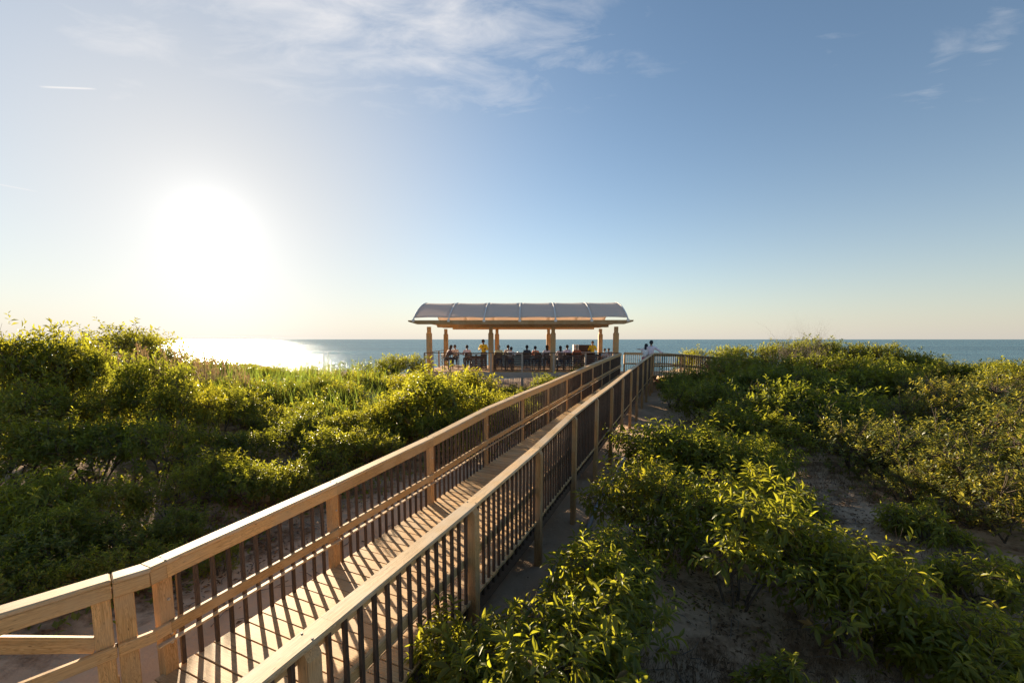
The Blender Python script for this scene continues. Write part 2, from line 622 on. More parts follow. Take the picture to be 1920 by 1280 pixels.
CTRL = np.array([
    # along the walkway, left and right of it
    (-4.6, 3.2, -3.0), (-3.6, 4.6, -3.0), (-2.6, 6.6, -3.05), (-1.4, 9.0, -3.1), (0.6, 13.5, -3.1), (2.6, 18.5, -3.1), (4.5, 23.0, -3.3),
    (-3.2, 2.0, -3.05), (-1.2, 3.2, -3.25), (0.6, 5.5, -3.45), (1.4, 7.6, -3.5), (3.2, 11.5, -3.45), (5.6, 16.5, -3.25), (7.4, 21.0, -3.1),
    (0, 0.5, -3.4), (-4, 0.5, -3.0), (3, 2.0, -3.55), (6, 3.5, -3.6), (10, 5, -3.4), (3.2, 6.4, -3.5), (6, 8.0, -3.35), (9, 9.9, -3.2), (13, 8, -3.0),
    # right dune
    (9, 14, -2.9), (13, 14, -2.5), (17, 14, -2.3), (12, 19, -2.3), (16, 20, -2.0), (22, 20, -2.0), (11, 24, -2.2), (15, 27, -1.9), (20, 28, -2.0), (28, 28, -2.4), (28, 18, -2.2),
    (35, 30, -2.8), (26, 9, -2.4),
    # left dune
    (-6.5, 5.0, -2.85), (-6, 8, -2.75), (-9, 8, -2.4), (-12, 9, -2.1), (-9, 12, -2.2), (-14, 13, -1.7), (-19, 15, -1.5), (-5, 12, -2.75), (-3, 15, -2.8), (-8, 17, -2.1),
    (-16, 20, -1.6), (-12, 22, -1.9), (-20, 26, -1.8), (-6, 22, -2.4), (-30, 20, -1.5), (-30, 32, -2.2), (-12, 4, -2.2), (-18, 7, -1.7), (-9, 2.5, -2.7),
    # under the pavilion and the crest
    (-3, 27, -3.2), (2, 28, -3.3), (6, 28, -3.2), (-8, 27, -2.7), (0, 23, -3.1), (-12, 28, -2.6),
    # seaward foot
    (-40, 50, -7.0), (-20, 44, -6.6), (-5, 44, -6.4), (10, 44, -6.0), (25, 46, -6.2), (45, 50, -7.0),
    (-60, 64, -9.6), (-20, 60, -9.6), (20, 60, -9.6), (60, 64, -9.6), (100, 62, -9.6), (-100, 62, -9.6), (0, 75, -10.5), (60, 78, -10.5), (-60, 78, -10.5),
    (0, -6, -3.4), (-15, -6, -2.5), (15, -6, -3.2), (-70, 20, -2), (70, 20, -2.2), (70, 0, -2.5), (-70, 0, -2.2), (-120, 30, -3), (120, 30, -3)])


def ground_z(X, Y):
    X, Y = np.asarray(X, float), np.asarray(Y, float)
    sh = X.shape
    x, y = X.ravel(), Y.ravel()
    out = np.empty(len(x))
    for i in range(0, len(x), 20000):
        dx = x[i:i + 20000, None] - CTRL[None, :, 0]
        dy = y[i:i + 20000, None] - CTRL[None, :, 1]
        d2 = dx * dx + dy * dy
        w = 1.0 / (d2 + 0.8) ** 2
        out[i:i + 20000] = (w * CTRL[None, :, 2]).sum(1) / w.sum(1)
    out += (vnoise(x * 0.55, y * 0.55, 1) - 0.5) * 0.28 + (vnoise(x * 1.9, y * 1.9, 2) - 0.5) * 0.10 + (vnoise(x * 5.3, y * 5.3, 3) - 0.5) * 0.045
    n, t = x * CT - y * ST, x * ST + y * CT
    near = np.clip(1 - np.maximum(np.maximum(NL - 0.3 - n, n - NR - 0.3), 0) / 0.8, 0, 1) * (t < 27)
    lim = np.interp(t, STATIONS, ZD) - 0.36
    out = np.where(near > 0, np.minimum(out, lim + (1 - near) * 1.5), out)
    return out.reshape(sh)


def gz(x, y):
    return float(ground_z(np.array([x]), np.array([y]))[0])


def sand_mat():
    m, nt, b = new_mat('dune_sand')
    L = nt.links.new
    tc = nd(nt, 'ShaderNodeTexCoord')
    n = nd(nt, 'ShaderNodeTexNoise')
    n.inputs['Scale'].default_value = 0.9
    n.inputs['Detail'].default_value = 8
    n.inputs['Roughness'].default_value = 0.65
    L(tc.outputs['Object'], n.inputs['Vector'])
    r = ramp(nt, [(0.30, (0.50, 0.345, 0.22)), (0.7, (0.67, 0.485, 0.325))])
    L(n.outputs[0], r.inputs[0])
    n2 = nd(nt, 'ShaderNodeTexNoise')
    n2.inputs['Scale'].default_value = 1.7
    n2.inputs['Detail'].default_value = 10
    n2.inputs['Roughness'].default_value = 0.72
    L(tc.outputs['Object'], n2.inputs['Vector'])
    # where plant litter has gathered on the sand
    at = nd(nt, 'ShaderNodeAttribute', attribute_name='litter')
    ad = nd(nt, 'ShaderNodeMath', operation='ADD')
    L(n2.outputs[0], ad.inputs[0])
    L(at.outputs['Fac'], ad.inputs[1])
    r2 = ramp(nt, [(0.62, (0, 0, 0)), (0.80, (1, 1, 1))])
    L(ad.outputs[0], r2.inputs[0])
    n3 = nd(nt, 'ShaderNodeTexNoise')
    n3.inputs['Scale'].default_value = 28
    n3.inputs['Detail'].default_value = 6
    L(tc.outputs['Object'], n3.inputs['Vector'])
    r3 = ramp(nt, [(0.3, (0.085, 0.045, 0.024)), (0.7, (0.28, 0.16, 0.08))])
    L(n3.outputs[0], r3.inputs[0])
    c = mixc(nt, r2.outputs[0], r.outputs[0], r3.outputs[0])
    L(c, b.inputs['Base Color'])
    b.inputs['Roughness'].default_value = 0.95
    b.inputs['Specular IOR Level'].default_value = 0.15
    bp = nd(nt, 'ShaderNodeBump')
    bp.inputs['Strength'].default_value = 0.9
    bp.inputs['Distance'].default_value = 0.06
    n4 = nd(nt, 'ShaderNodeTexNoise')
    n4.inputs['Scale'].default_value = 9
    n4.inputs['Detail'].default_value = 9
    n4.inputs['Roughness'].default_value = 0.7
    L(tc.outputs['Object'], n4.inputs['Vector'])
    L(n4.outputs[0], bp.inputs['Height'])
    L(bp.outputs[0], b.inputs['Normal'])
    return m


def litter_amount(X, Y):
    """how much dry plant litter lies on the sand here: none by the walkway, most on the shrubby slopes"""
    n, t = X * CT - Y * ST, X * ST + Y * CT
    right = np.clip((n - NR - 0.7) / 1.8, 0, 1)
    left = np.clip((NL - 1.0 - n) / 1.0, 0, 1)
    a = np.maximum(right * 0.22, left * 0.25) - 0.03
    return np.where(Y > 40, -0.3, a)


NX, NY = 300, 320
gx = np.sinh(np.linspace(-4.0, 4.0, NX)) / math.sinh(4.0) * 200
gx = np.sign(gx) * np.abs(gx)
gy = np.concatenate((np.linspace(-8, 0.5, 24), np.linspace(0.6, 16, 150), np.linspace(16.2, 36, 96), np.linspace(36.6, 90, 50)))
GX, GY = np.meshgrid(gx, gy)
GZ = ground_z(GX, GY)
nyy, nxx = GX.shape
ii = np.arange(nyy * nxx).reshape(nyy, nxx)
faces = np.stack((ii[:-1, :-1], ii[:-1, 1:], ii[1:, 1:], ii[1:, :-1]), -1).reshape(-1, 4)
ground = obj('ground', mesh_np('ground', np.stack((GX, GY, GZ), -1).reshape(-1, 3), [faces], sand_mat(), True,
                               {'litter': litter_amount(GX, GY).ravel()}))
tag(ground, 'pale dune sand with dark plant litter under shrubs and boardwalk', None, None, 'structure')


# ------------------------------------------------------------------ sea
def sea_mat():
    m, nt, b = new_mat('sea_water')
    L = nt.links.new
    tc = nd(nt, 'ShaderNodeTexCoord')
    hs = []
    for sc, det, st in (((0.035, 0.11, 1), 5, 1.0), ((0.16, 0.5, 1), 6, 0.5)):
        mp = nd(nt, 'ShaderNodeMapping')
        mp.inputs['Scale'].default_value = sc
        mp.inputs['Rotation'].default_value = (0, 0, R(12))
        L(tc.outputs['Object'], mp.inputs['Vector'])
        n = nd(nt, 'ShaderNodeTexNoise')
        n.inputs['Scale'].default_value = 1.0
        n.inputs['Detail'].default_value = det
        n.inputs['Roughness'].default_value = 0.6
        L(mp.outputs[0], n.inputs['Vector'])
        q = nd(nt, 'ShaderNodeMath', operation='MULTIPLY')
        q.inputs[1].default_value = st
        L(n.outputs[0], q.inputs[0])
        hs.append(q.outputs[0])
    s = nd(nt, 'ShaderNodeMath', operation='ADD')
    L(hs[0], s.inputs[0])
    L(hs[1], s.inputs[1])
    bp = nd(nt, 'ShaderNodeBump')
    bp.inputs['Strength'].default_value = 1.0
    bp.inputs['Distance'].default_value = 2.4
    L(s.outputs[0], bp.inputs['Height'])
    L(bp.outputs[0], b.inputs['Normal'])
    r = ramp(nt, [(0.35, (0.040, 0.105, 0.135)), (0.65, (0.075, 0.165, 0.195))])
    L(hs[0], r.inputs[0])
    mpw = nd(nt, 'ShaderNodeMapping')
    mpw.inputs['Scale'].default_value = (0.05, 0.22, 1)
    L(tc.outputs['Object'], mpw.inputs['Vector'])
    nw = nd(nt, 'ShaderNodeTexNoise')
    nw.inputs['Scale'].default_value = 1.0
    nw.inputs['Detail'].default_value = 3
    L(mpw.outputs[0], nw.inputs['Vector'])
    rw = ramp(nt, [(0.70, (0, 0, 0)), (0.76, (0.8, 0.8, 0.8))])
    L(nw.outputs[0], rw.inputs[0])
    cw = mixc(nt, rw.outputs[0], r.outputs[0], (0.62, 0.66, 0.68))
    # broad bands of calmer and rougher water
    mpb = nd(nt, 'ShaderNodeMapping')
    mpb.inputs['Scale'].default_value = (0.0012, 0.009, 1)
    L(tc.outputs['Object'], mpb.inputs['Vector'])
    nb_ = nd(nt, 'ShaderNodeTexNoise')
    nb_.inputs['Scale'].default_value = 1.0
    nb_.inputs['Detail'].default_value = 4
    L(mpb.outputs[0], nb_.inputs['Vector'])
    rb_ = ramp(nt, [(0.35, (0.75, 0.78, 0.8)), (0.65, (1.25, 1.2, 1.18))])
    L(nb_.outputs[0], rb_.inputs[0])
    cw = mixc(nt, 1.0, cw, rb_.outputs[0], 'MULTIPLY')
    df = nd(nt, 'ShaderNodeBsdfDiffuse')
    L(cw, df.inputs['Color'])
    L(bp.outputs[0], df.inputs['Normal'])
    gl = nd(nt, 'ShaderNodeBsdfGlossy')
    gl.inputs['Color'].default_value = (0.8, 0.86, 0.9, 1)
    gl.inputs['Roughness'].default_value = 0.2
    L(bp.outputs[0], gl.inputs['Normal'])
    mx = nd(nt, 'ShaderNodeMixShader')
    mx.inputs[0].default_value = 0.34
    L(df.outputs[0], mx.inputs[1])
    L(gl.outputs[0], mx.inputs[2])
    L(mx.outputs[0], nt.nodes['Material Output'].inputs[0])
    return m


SEA_Z = -9.0
sx = np.sinh(np.linspace(-7, 7, 60)) / math.sinh(7.0) * 60000
syy = 52 + (np.exp(np.linspace(0, 7, 60)) - 1) / (math.exp(7.0) - 1) * 60000
SX, SY = np.meshgrid(sx, syy)
ii = np.arange(SX.size).reshape(SX.shape)
faces = np.stack((ii[:-1, :-1], ii[:-1, 1:], ii[1:, 1:], ii[1:, :-1]), -1).reshape(-1, 4)
sea = obj('sea', mesh_np('sea', np.stack((SX, SY, np.full_like(SX, SEA_Z)), -1).reshape(-1, 3), [faces], sea_mat()))
tag(sea, 'open sea with small ripples reaching the horizon', None, None, 'structure')

# ------------------------------------------------------------------ boardwalk deck
boardwalk = empty('boardwalk', 'long wooden boardwalk ramp of crosswise planks climbing to the canopied deck', 'boardwalk', loc=W((NL + NR) / 2, 0.6, gz(*W((NL + NR) / 2, 0.6, 0)[:2])))
BW_INV = boardwalk.location.copy()


def put(o, loc, x, z, parent):
    """place o with local X along x and local Z near z, world point loc, parent an unrotated empty"""
    x = Vector(x).normalized()
    y = Vector(z).cross(x).normalized()
    zz = x.cross(y)
    M = Matrix((x, y, zz)).transposed().to_4x4()
    M.translation = Vector(loc) - parent.location
    o.matrix_local = M
    return o


def put_in(name, mesh, loc, x, z, parent):
    return put(obj(name, mesh, parent), loc, x, z, parent)


BPITCH = 0.147
DW = NR - NL
board_meshes = [box_mesh('deck_board', DW - 0.01 + e, 0.139, 0.036, M_DECK, 0.004) for e in (0, 0.006, -0.006)]
across = W(1, 0, 0) - W(0, 0, 0)
t = TL2 - 1.695 - 0.55
k = 0
while t < T_END + 0.05:
    up = Vector((-ST * (wz(t + 0.1) - wz(t - 0.1)) / 0.2, -CT * (wz(t + 0.1) - wz(t - 0.1)) / 0.2, 1))
    jit = random.uniform(-0.003, 0.003)
    o = put_in('deck_board', board_meshes[k % 3], W((NL + NR) / 2 + random.uniform(-0.004, 0.004), t + BPITCH / 2, wz(t) - 0.018 + random.uniform(-0.0015, 0.0015)), across + Vector((ST, CT, 0)) * jit, up, boardwalk)
    t += BPITCH
    k += 1
T_FIRST = TL2 - 1.695 - 0.55
# fan of tapered boards where the walk turns, pivoting at the left rail joint
piv = W(NL, T_FIRST, 0)
H2 = R(43.0)
for j in range(9):
    a0, a1 = (H2 - TH) * j / 6.0, (H2 - TH) * (j + 1) / 6.0
    if j >= 6:
        base_shift = 0.147 * (j - 6)
        a0 = a1 = H2 - TH
    bm = bmesh.new()
    d0 = Vector((math.cos(TH + a0), -math.sin(TH + a0), 0))
    d1 = Vector((math.cos(TH + a1), -math.sin(TH + a1), 0))
    back = -Vector((math.sin(TH + a1), math.cos(TH + a1), 0))
    if j < 6:
        p = [piv + d0 * 0.02 + back * (0.02 * j), piv + d0 * 2.1 + back * (0.02 * j), piv + d1 * 2.1 + back * (0.02 * j + 0.012), piv + d1 * 0.02 + back * (0.02 * j + 0.014)]
    else:
        s0 = 0.12 + base_shift
        p = [piv + d0 * 0.0 + back * s0, piv + d0 * 2.2 + back * s0, piv + d0 * 2.2 + back * (s0 + 0.139), piv + back * (s0 + 0.139)]
    lo = [bm.verts.new((q.x, q.y, wz(T_FIRST) - 0.037)) for q in p]
    hi = [bm.verts.new((q.x, q.y, wz(T_FIRST) - 0.001)) for q in p]
    bm.faces.new(hi)
    bm.faces.new(lo[::-1])
    for q in range(4):
        bm.faces.new((lo[q], lo[(q + 1) % 4], hi[(q + 1) % 4], hi[q]))
    bm.transform(Matrix.Translation(-boardwalk.location))
    obj('deck_board', bm_mesh('deck_board_tapered', bm, M_DECK), boardwalk)

# rim joists and middle joist, one board per span
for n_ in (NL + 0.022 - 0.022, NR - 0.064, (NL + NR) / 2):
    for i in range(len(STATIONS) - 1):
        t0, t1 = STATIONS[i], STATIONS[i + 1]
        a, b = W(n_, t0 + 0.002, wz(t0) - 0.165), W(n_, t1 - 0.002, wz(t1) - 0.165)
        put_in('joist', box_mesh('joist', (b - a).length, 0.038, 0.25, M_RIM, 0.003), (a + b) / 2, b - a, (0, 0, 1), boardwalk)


# ------------------------------------------------------------------ railings
def post_mesh(name, length, w=0.098, chamfer=0.045, mat=None):
    """square post along local X (top at +X end), the outer top corner (-Y) cut at 45 degrees"""
    bm = bmesh.new()
    h = w / 2
    prof = [(-length, -h), (-chamfer - 0.02, -h), (0, -h + chamfer), (0, h), (-length, h)]
    a = [bm.verts.new((x, y, -h)) for x, y in prof]
    b = [bm.verts.new((x, y, h)) for x, y in prof]
    bm.faces.new(a[::-1])
    bm.faces.new(b)
    for i in range(len(prof)):
        bm.faces.new((a[i], a[(i + 1) % 5], b[(i + 1) % 5], b[i]))
    bmesh.ops.bevel(bm, geom=[e for e in bm.edges if abs((e.verts[0].co - e.verts[1].co).normalized().x) > 0.99], offset=0.006, segments=1, affect='EDGES')
    return bm_mesh(name, bm, mat)


BAL_W = 0.03
BAL_LEN = {}


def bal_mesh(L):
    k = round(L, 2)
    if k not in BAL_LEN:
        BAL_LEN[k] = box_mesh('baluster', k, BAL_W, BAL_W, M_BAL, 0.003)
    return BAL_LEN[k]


bolt_me = None


def bolt_mesh():
    global bolt_me
    if bolt_me is None:
        bm = bmesh.new()
        bmesh.ops.create_cone(bm, cap_ends=True, segments=8, radius1=0.013, radius2=0.009, depth=0.014)
        bolt_me = bm_mesh('bolt', bm, M_GALV)
    return bolt_me


screw_me = None


def screw_mesh():
    global screw_me
    if screw_me is None:
        bm = bmesh.new()
        bmesh.ops.create_cone(bm, cap_ends=True, segments=8, radius1=0.008, radius2=0.0065, depth=0.005)
        screw_me = bm_mesh('screw', bm, M_DARK_STEEL)
    return screw_me


def railing(root, line, posts, side, bal_pitch, mid_frac=0.455, end_posts=True, post_len=None, grip=True, bolts=4, first_bal=None):
    """line: list of (xy Vector, deck z, rail z) knots; side: +1 when the walking side lies to the left of the travel direction...
    side = sign such that inward = side * leftnormal"""
    X0 = root.location
    knots = line

    def at(s):
        acc = 0
        for (p, d, r), (p2, d2, r2) in zip(knots, knots[1:]):
            l = (p2 - p).length
            if s <= acc + l + 1e-6:
                f = (s - acc) / l
                return p.lerp(p2, f), d + (d2 - d) * f, r + (r2 - r) * f, (p2 - p) / l
            acc += l
        p, d, r = knots[-1]
        return p, d, r, (knots[-1][0] - knots[-2][0]).normalized()
    total = sum(((b[0] - a[0]).length for a, b in zip(knots, knots[1:])), 0.0)

    def inward(dirv):
        return Vector((-dirv.y, dirv.x)) * side
    for i, ((p, d, r), (p2, d2, r2)) in enumerate(zip(knots, knots[1:])):
        dv = (p2 - p).normalized()
        iw = inward(dv)
        g = 0.0006 if i % 3 else 0.0015

        def seg(name, off, zo, wid, hgt, mat, z_a, z_b, bev=0.006):
            a = Vector((*(p + iw * off + dv * g), z_a + zo))
            b = Vector((*(p2 + iw * off - dv * g), z_b + zo))
            put_in(name, box_mesh(name, (b - a).length, wid, hgt, mat, bev, True), (a + b) / 2, b - a, (0, 0, 1), root)
        seg('top_cap', 0.028, -0.019, 0.142, 0.038, M_CAP, r, r2, 0.009)
        seg('top_rail', 0.066, -0.041 - 0.055, 0.038, 0.11, M_PINE, r, r2)
        mz0, mz1 = d + (r - d) * mid_frac, d2 + (r2 - d2) * mid_frac
        seg('middle_rail', 0.067, -0.045, 0.040, 0.092, M_PINE, mz0, mz1)
        if grip:
            seg('grip_strip', 0.098, -0.135, 0.045, 0.018, M_CAP, mz0, mz1, 0.004)
    # posts
    for j, s in enumerate(posts):
        p, d, r, dv = at(s)
        iw = inward(dv)
        ln = post_len if post_len else (r - 0.042) - (gz(p.x, p.y) - 0.25)
        me = post_mesh('post', round(ln, 3), 0.096, 0.045, M_POST)
        # local X up, local -Y outward
        o = obj('post', me, root)
        x = Vector((0, 0, 1))
        y = Vector((iw.x, iw.y, 0))
        z = x.cross(y)
        Mx = Matrix((x, y, z)).transposed().to_4x4()
        Mx.translation = Vector((p.x, p.y, r - 0.0405)) - X0
        o.matrix_local = Mx
        if j < bolts + 2:
            for q_ in (-0.045, 0.045):
                sc2 = obj('screw', screw_mesh(), root)
                pz = p + iw * (0.028 + q_) + dv * random.uniform(-0.03, 0.03)
                sc2.location = Vector((pz.x, pz.y, r + 0.001 + (at(s + 0.01)[2] - r) * 0)) - X0
        if j < bolts:
            for dz in (-0.30, -0.62 * (r - d), -0.7 * (r - d)):
                bo = obj('bolt', bolt_mesh(), o)
                bo.matrix_local = Matrix.Translation((dz, 0.053, 0.012)) @ Matrix.Rotation(R(-90), 4, 'X')
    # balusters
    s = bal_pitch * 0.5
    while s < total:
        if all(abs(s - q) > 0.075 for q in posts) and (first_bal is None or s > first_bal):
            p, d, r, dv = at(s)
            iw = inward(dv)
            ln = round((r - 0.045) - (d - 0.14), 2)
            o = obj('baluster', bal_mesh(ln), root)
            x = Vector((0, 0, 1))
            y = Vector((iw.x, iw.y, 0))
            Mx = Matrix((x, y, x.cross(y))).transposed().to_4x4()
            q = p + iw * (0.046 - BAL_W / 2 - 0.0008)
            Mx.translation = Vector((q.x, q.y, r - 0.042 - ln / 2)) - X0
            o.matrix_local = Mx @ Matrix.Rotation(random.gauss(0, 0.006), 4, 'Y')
        s += bal_pitch * random.uniform(0.955, 1.045)


def walk_line(n, t0, t1):
    ts = [t0] + [s for s in STATIONS if t0 + 0.05 < s < t1 - 0.05] + [t1]
    return [(W(n, q, 0).to_2d(), wz(q), rz(q)) for q in ts]


BP = SP / 15.0
T_JOINT = 1.0
while proj(W(NL - 0.03, T_JOINT, rz(T_JOINT)))[0] < 264:
    T_JOINT += 0.005
left_r = empty('ramp_railing', 'wooden railing on the far left edge of the boardwalk, running from the gate', 'railing', 'boardwalk railings', loc=W(NL, T_JOINT, wz(T_JOINT) - 0.3))
railing(left_r, walk_line(NL, T_JOINT, T_END), [TL2 - 1.695 - T_JOINT] + [TL2 + SP * i - T_JOINT for i in range(10)] + [T_END - T_JOINT - 0.05], -1, BP, first_bal=TL2 - 1.695 - T_JOINT)
right_r = empty('ramp_railing', 'wooden railing on the right edge of the boardwalk, nearest the leafy foreground shrubs', 'railing', 'boardwalk railings', loc=W(NR, 0.2, wz(0.2) - 0.3))
railing(right_r, walk_line(NR, 0.1, T_END), [TR1 + SP * i - 0.1 for i in range(12)] + [T_END - 0.15], 1, BP)

# ------------------------------------------------------------------ gate at the near left, turned away from the ramp
J = W(NL, T_JOINT, 0).to_2d()
GD = -Vector((math.sin(H2), math.cos(H2)))              # direction away from the ramp, towards the near left
zj_r, zj_d = rz(T_JOINT), wz(T_JOINT)
mid_z = zj_d + (zj_r - zj_d) * 0.455
GIN = Vector((-GD.y, GD.x))
if GIN.x < 0:
    GIN = -GIN


def flat_board(name, root, p, q, off, zc, wid, hgt, mat, bev=0.006, z2=None):
    a = Vector((*(p + GIN * off), zc))
    b = Vector((*(q + GIN * off), zc if z2 is None else z2))
    return put_in(name, box_mesh(name, (b - a).length, wid, hgt, mat, bev), (a + b) / 2, b - a, (0, 0, 1), root)


def s_for_u(u, z):
    """distance along the gate line whose image column is u"""
    lo, hi = 0.0, 3.0
    for _ in range(50):
        md = (lo + hi) / 2
        p = J + GD * md
        if proj((p.x, p.y, z))[0] > u:
            lo = md
        else:
            hi = md
    return lo


S_GAP = s_for_u(207, zj_r)
gate_post = empty('gate_post', 'short fixed rail stub with square post between the gate and the ramp railing', 'gate post', loc=(*(J + GD * S_GAP * 0.6), zj_d - 0.5))
pA, pB = J - GD * 0.035, J + GD * (S_GAP - 0.002)
flat_board('top_cap', gate_post, pA, pB, 0.028, zj_r - 0.0215, 0.142, 0.038, M_CAP, 0.009)
flat_board('top_rail', gate_post, pA + GD * 0.01, pB, 0.064, zj_r - 0.099, 0.038, 0.11, M_PINE)
flat_board('middle_rail', gate_post, pA, pB, 0.065, mid_z - 0.047, 0.04, 0.092, M_PINE)
pp = J + GD * (S_GAP - 0.059)
o = obj('post', box_mesh('post', 1.5, 0.11, 0.075, M_PINE, 0.006), gate_post)
Mx = Matrix((Vector((0, 0, 1)), Vector((GD.x, GD.y, 0)), Vector((0, 0, 1)).cross(Vector((GD.x, GD.y, 0))))).transposed().to_4x4()
Mx.translation = Vector((*(pp + GIN * 0.008), zj_r - 0.045 - 0.75)) - gate_post.location
o.matrix_local = Mx
gate = empty('gate', 'wooden gate with a diagonal brace at the bottom left corner', 'gate', loc=(*(J + GD * (S_GAP + 0.6)), zj_d - 0.2))
GW = 1.35
gA, gB = J + GD * (S_GAP + 0.004), J + GD * (S_GAP + GW)
flat_board('top_cap', gate, gA, gB, 0.028, zj_r - 0.019, 0.142, 0.038, M_CAP, 0.009)
flat_board('top_rail', gate, gA, gB, 0.066, zj_r - 0.096, 0.038, 0.11, M_PINE)
flat_board('middle_rail', gate, gA, gB, 0.067, mid_z - 0.045, 0.04, 0.092, M_PINE)
flat_board('bottom_rail', gate, gA, gB, 0.018, zj_d + 0.12, 0.04, 0.092, M_PINE)
for sg in (0.055, GW - 0.06):
    q = J + GD * (S_GAP + 0.008 + sg)
    o = obj('stile', box_mesh('stile', zj_r - 0.04 - (zj_d + 0.07), 0.10, 0.045, M_PINE, 0.005), gate)
    Mx2 = Mx.copy()
    Mx2.translation = Vector((*(q + GIN * 0.022), (zj_r - 0.04 + zj_d + 0.07) / 2)) - gate.location
    o.matrix_local = Mx2
# brace from the hinge stile up to the free stile
q0 = J + GD * (S_GAP + 0.10)
q1 = J + GD * (S_GAP + GW - 0.1)
pb0 = J + GD * s_for_u(4, mid_z + 0.2)
kb = (CY - 1206) / FPX
zb0 = pb0.y * (kb * PC - PS) / (PC + kb * PS)               # height of the brace where the frame cuts it
fb_ = (pb0 - q0).length / (q1 - q0).length
pq_ = J + GD * s_for_u(168, mid_z)
kq_ = (CY - 1212) / FPX
zq0 = pq_.y * (kq_ * PC - PS) / (PC + kq_ * PS)
flat_board('brace', gate, q0, q1, 0.012, zq0, 0.04, 0.105, M_PINE, 0.005, z2=zq0 + (zb0 - zq0) / fb_)
hm = box_mesh('hinge', 0.09, 0.012, 0.035, M_DARK_STEEL, 0.002)
for hz in (zj_r - 0.12, mid_z - 0.04):
    q = J + GD * (S_GAP + 0.001)
    put_in('hinge', hm, (*(q + GIN * 0.0), hz), (GD.x, GD.y, 0), (0, 0, 1), gate)

# ------------------------------------------------------------------ landing at the far end and the way down to the right
ZDK = -2.0
PAV_YAW = R(-2.0)
landing = empty('landing_deck', 'plank landing between the boardwalk top and the canopied deck', 'deck', loc=(7.0, 24.5, -3.0))
eL, eR = W(NL, T_END, 0), W(NR, T_END, 0)
lb = box_mesh('deck_board', 4.4, 0.139, 0.036, M_DECK, 0.004)
yy = 23.0
while yy < 26.0:
    f = (yy - 23.0) / 3.0
    put_in('deck_board', lb, (8.1, yy, ZDK - 0.018 - 0.0025), (1, 0, 0), (0, 0, 1), landing)
    yy += 0.147
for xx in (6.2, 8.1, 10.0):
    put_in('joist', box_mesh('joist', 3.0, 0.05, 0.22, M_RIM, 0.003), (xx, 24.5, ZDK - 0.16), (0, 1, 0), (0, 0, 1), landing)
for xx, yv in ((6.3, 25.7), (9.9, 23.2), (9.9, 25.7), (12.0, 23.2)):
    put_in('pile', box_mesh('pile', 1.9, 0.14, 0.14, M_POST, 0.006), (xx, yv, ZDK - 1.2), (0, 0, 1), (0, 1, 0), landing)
ramp_d = empty('beach_ramp', 'plank ramp leading off to the right behind the shrubs towards the beach', 'ramp', loc=(13.0, 24.3, -3.2))
rb = box_mesh('deck_board', 2.2, 0.139, 0.036, M_DECK, 0.004)
for i in range(14):
    xx = 10.38 + i * 0.147
    put_in('deck_board', rb, (xx, 24.35, ZDK - 0.02 - (xx - 10.3) * 0.085), (0, 1, 0), (0.085, 0, 1), ramp_d)
for yv in (23.28, 25.42):
    put_in('joist', box_mesh('joist', 2.0, 0.04, 0.24, M_RIM, 0.003), (11.35, yv, ZDK - 0.165 - 1.05 * 0.085), (1, 0, -0.085), (0, 0, 1), ramp_d)
p0 = eR.to_2d()
front_r = empty('landing_railing', 'short wooden railing running right from the boardwalk corner above dark shrubs', 'railing', 'landing railings', loc=(p0.x, p0.y, -3.0))
railing(front_r, [(p0 + Vector((0.06, 0.0)), ZDK, -0.80), (Vector((9.6, 23.15)), ZDK, -0.82), (Vector((12.4, 23.15)), ZDK - 0.24, -1.06)], [1.7, 3.1, 4.3], 1, 0.13, bolts=0, grip=False)
back_r = empty('landing_railing', 'wooden railing behind the standing couple on the seaward side of the landing', 'railing', 'landing railings', loc=(7.0, 25.6, -3.0))
railing(back_r, [(Vector((6.95, 25.55)), ZDK, -0.80), (Vector((9.6, 25.55)), ZDK, -0.84), (Vector((12.4, 25.55)), ZDK - 0.24, -1.06)], [0.05, 1.75, 3.6, 5.35], -1, 0.13, bolts=0, grip=False)

# ------------------------------------------------------------------ pavilion
PX, PY = 0.62, 25.2
pav = empty('pavilion', 'open seaside pavilion with taupe arched canopy on square timber posts', 'pavilion', loc=(PX, PY, -3.2), rz=PAV_YAW)


def P(x, y, z):
    """pavilion frame: x along the front, y back from the front edge, z world height -> local of the pavilion empty"""
    return Vector((x, y, z + 3.2))


def PW(x, y, z):
    c, s = math.cos(PAV_YAW), math.sin(PAV_YAW)
    return Vector((PX + x * c - y * s, PY + x * s + y * c, z))


def pput(name, mesh, loc, x=(1, 0, 0), z=(0, 0, 1), parent=None):
    o = obj(name, mesh, parent or pav)
    x = Vector(x).normalized()
    y = Vector(z).cross(x).normalized()
    zz = x.cross(y)
    M = Matrix((x, y, zz)).transposed().to_4x4()
    M.translation = loc
    o.matrix_local = M
    return o


HALF = 6.15
DEPTH = 6.4
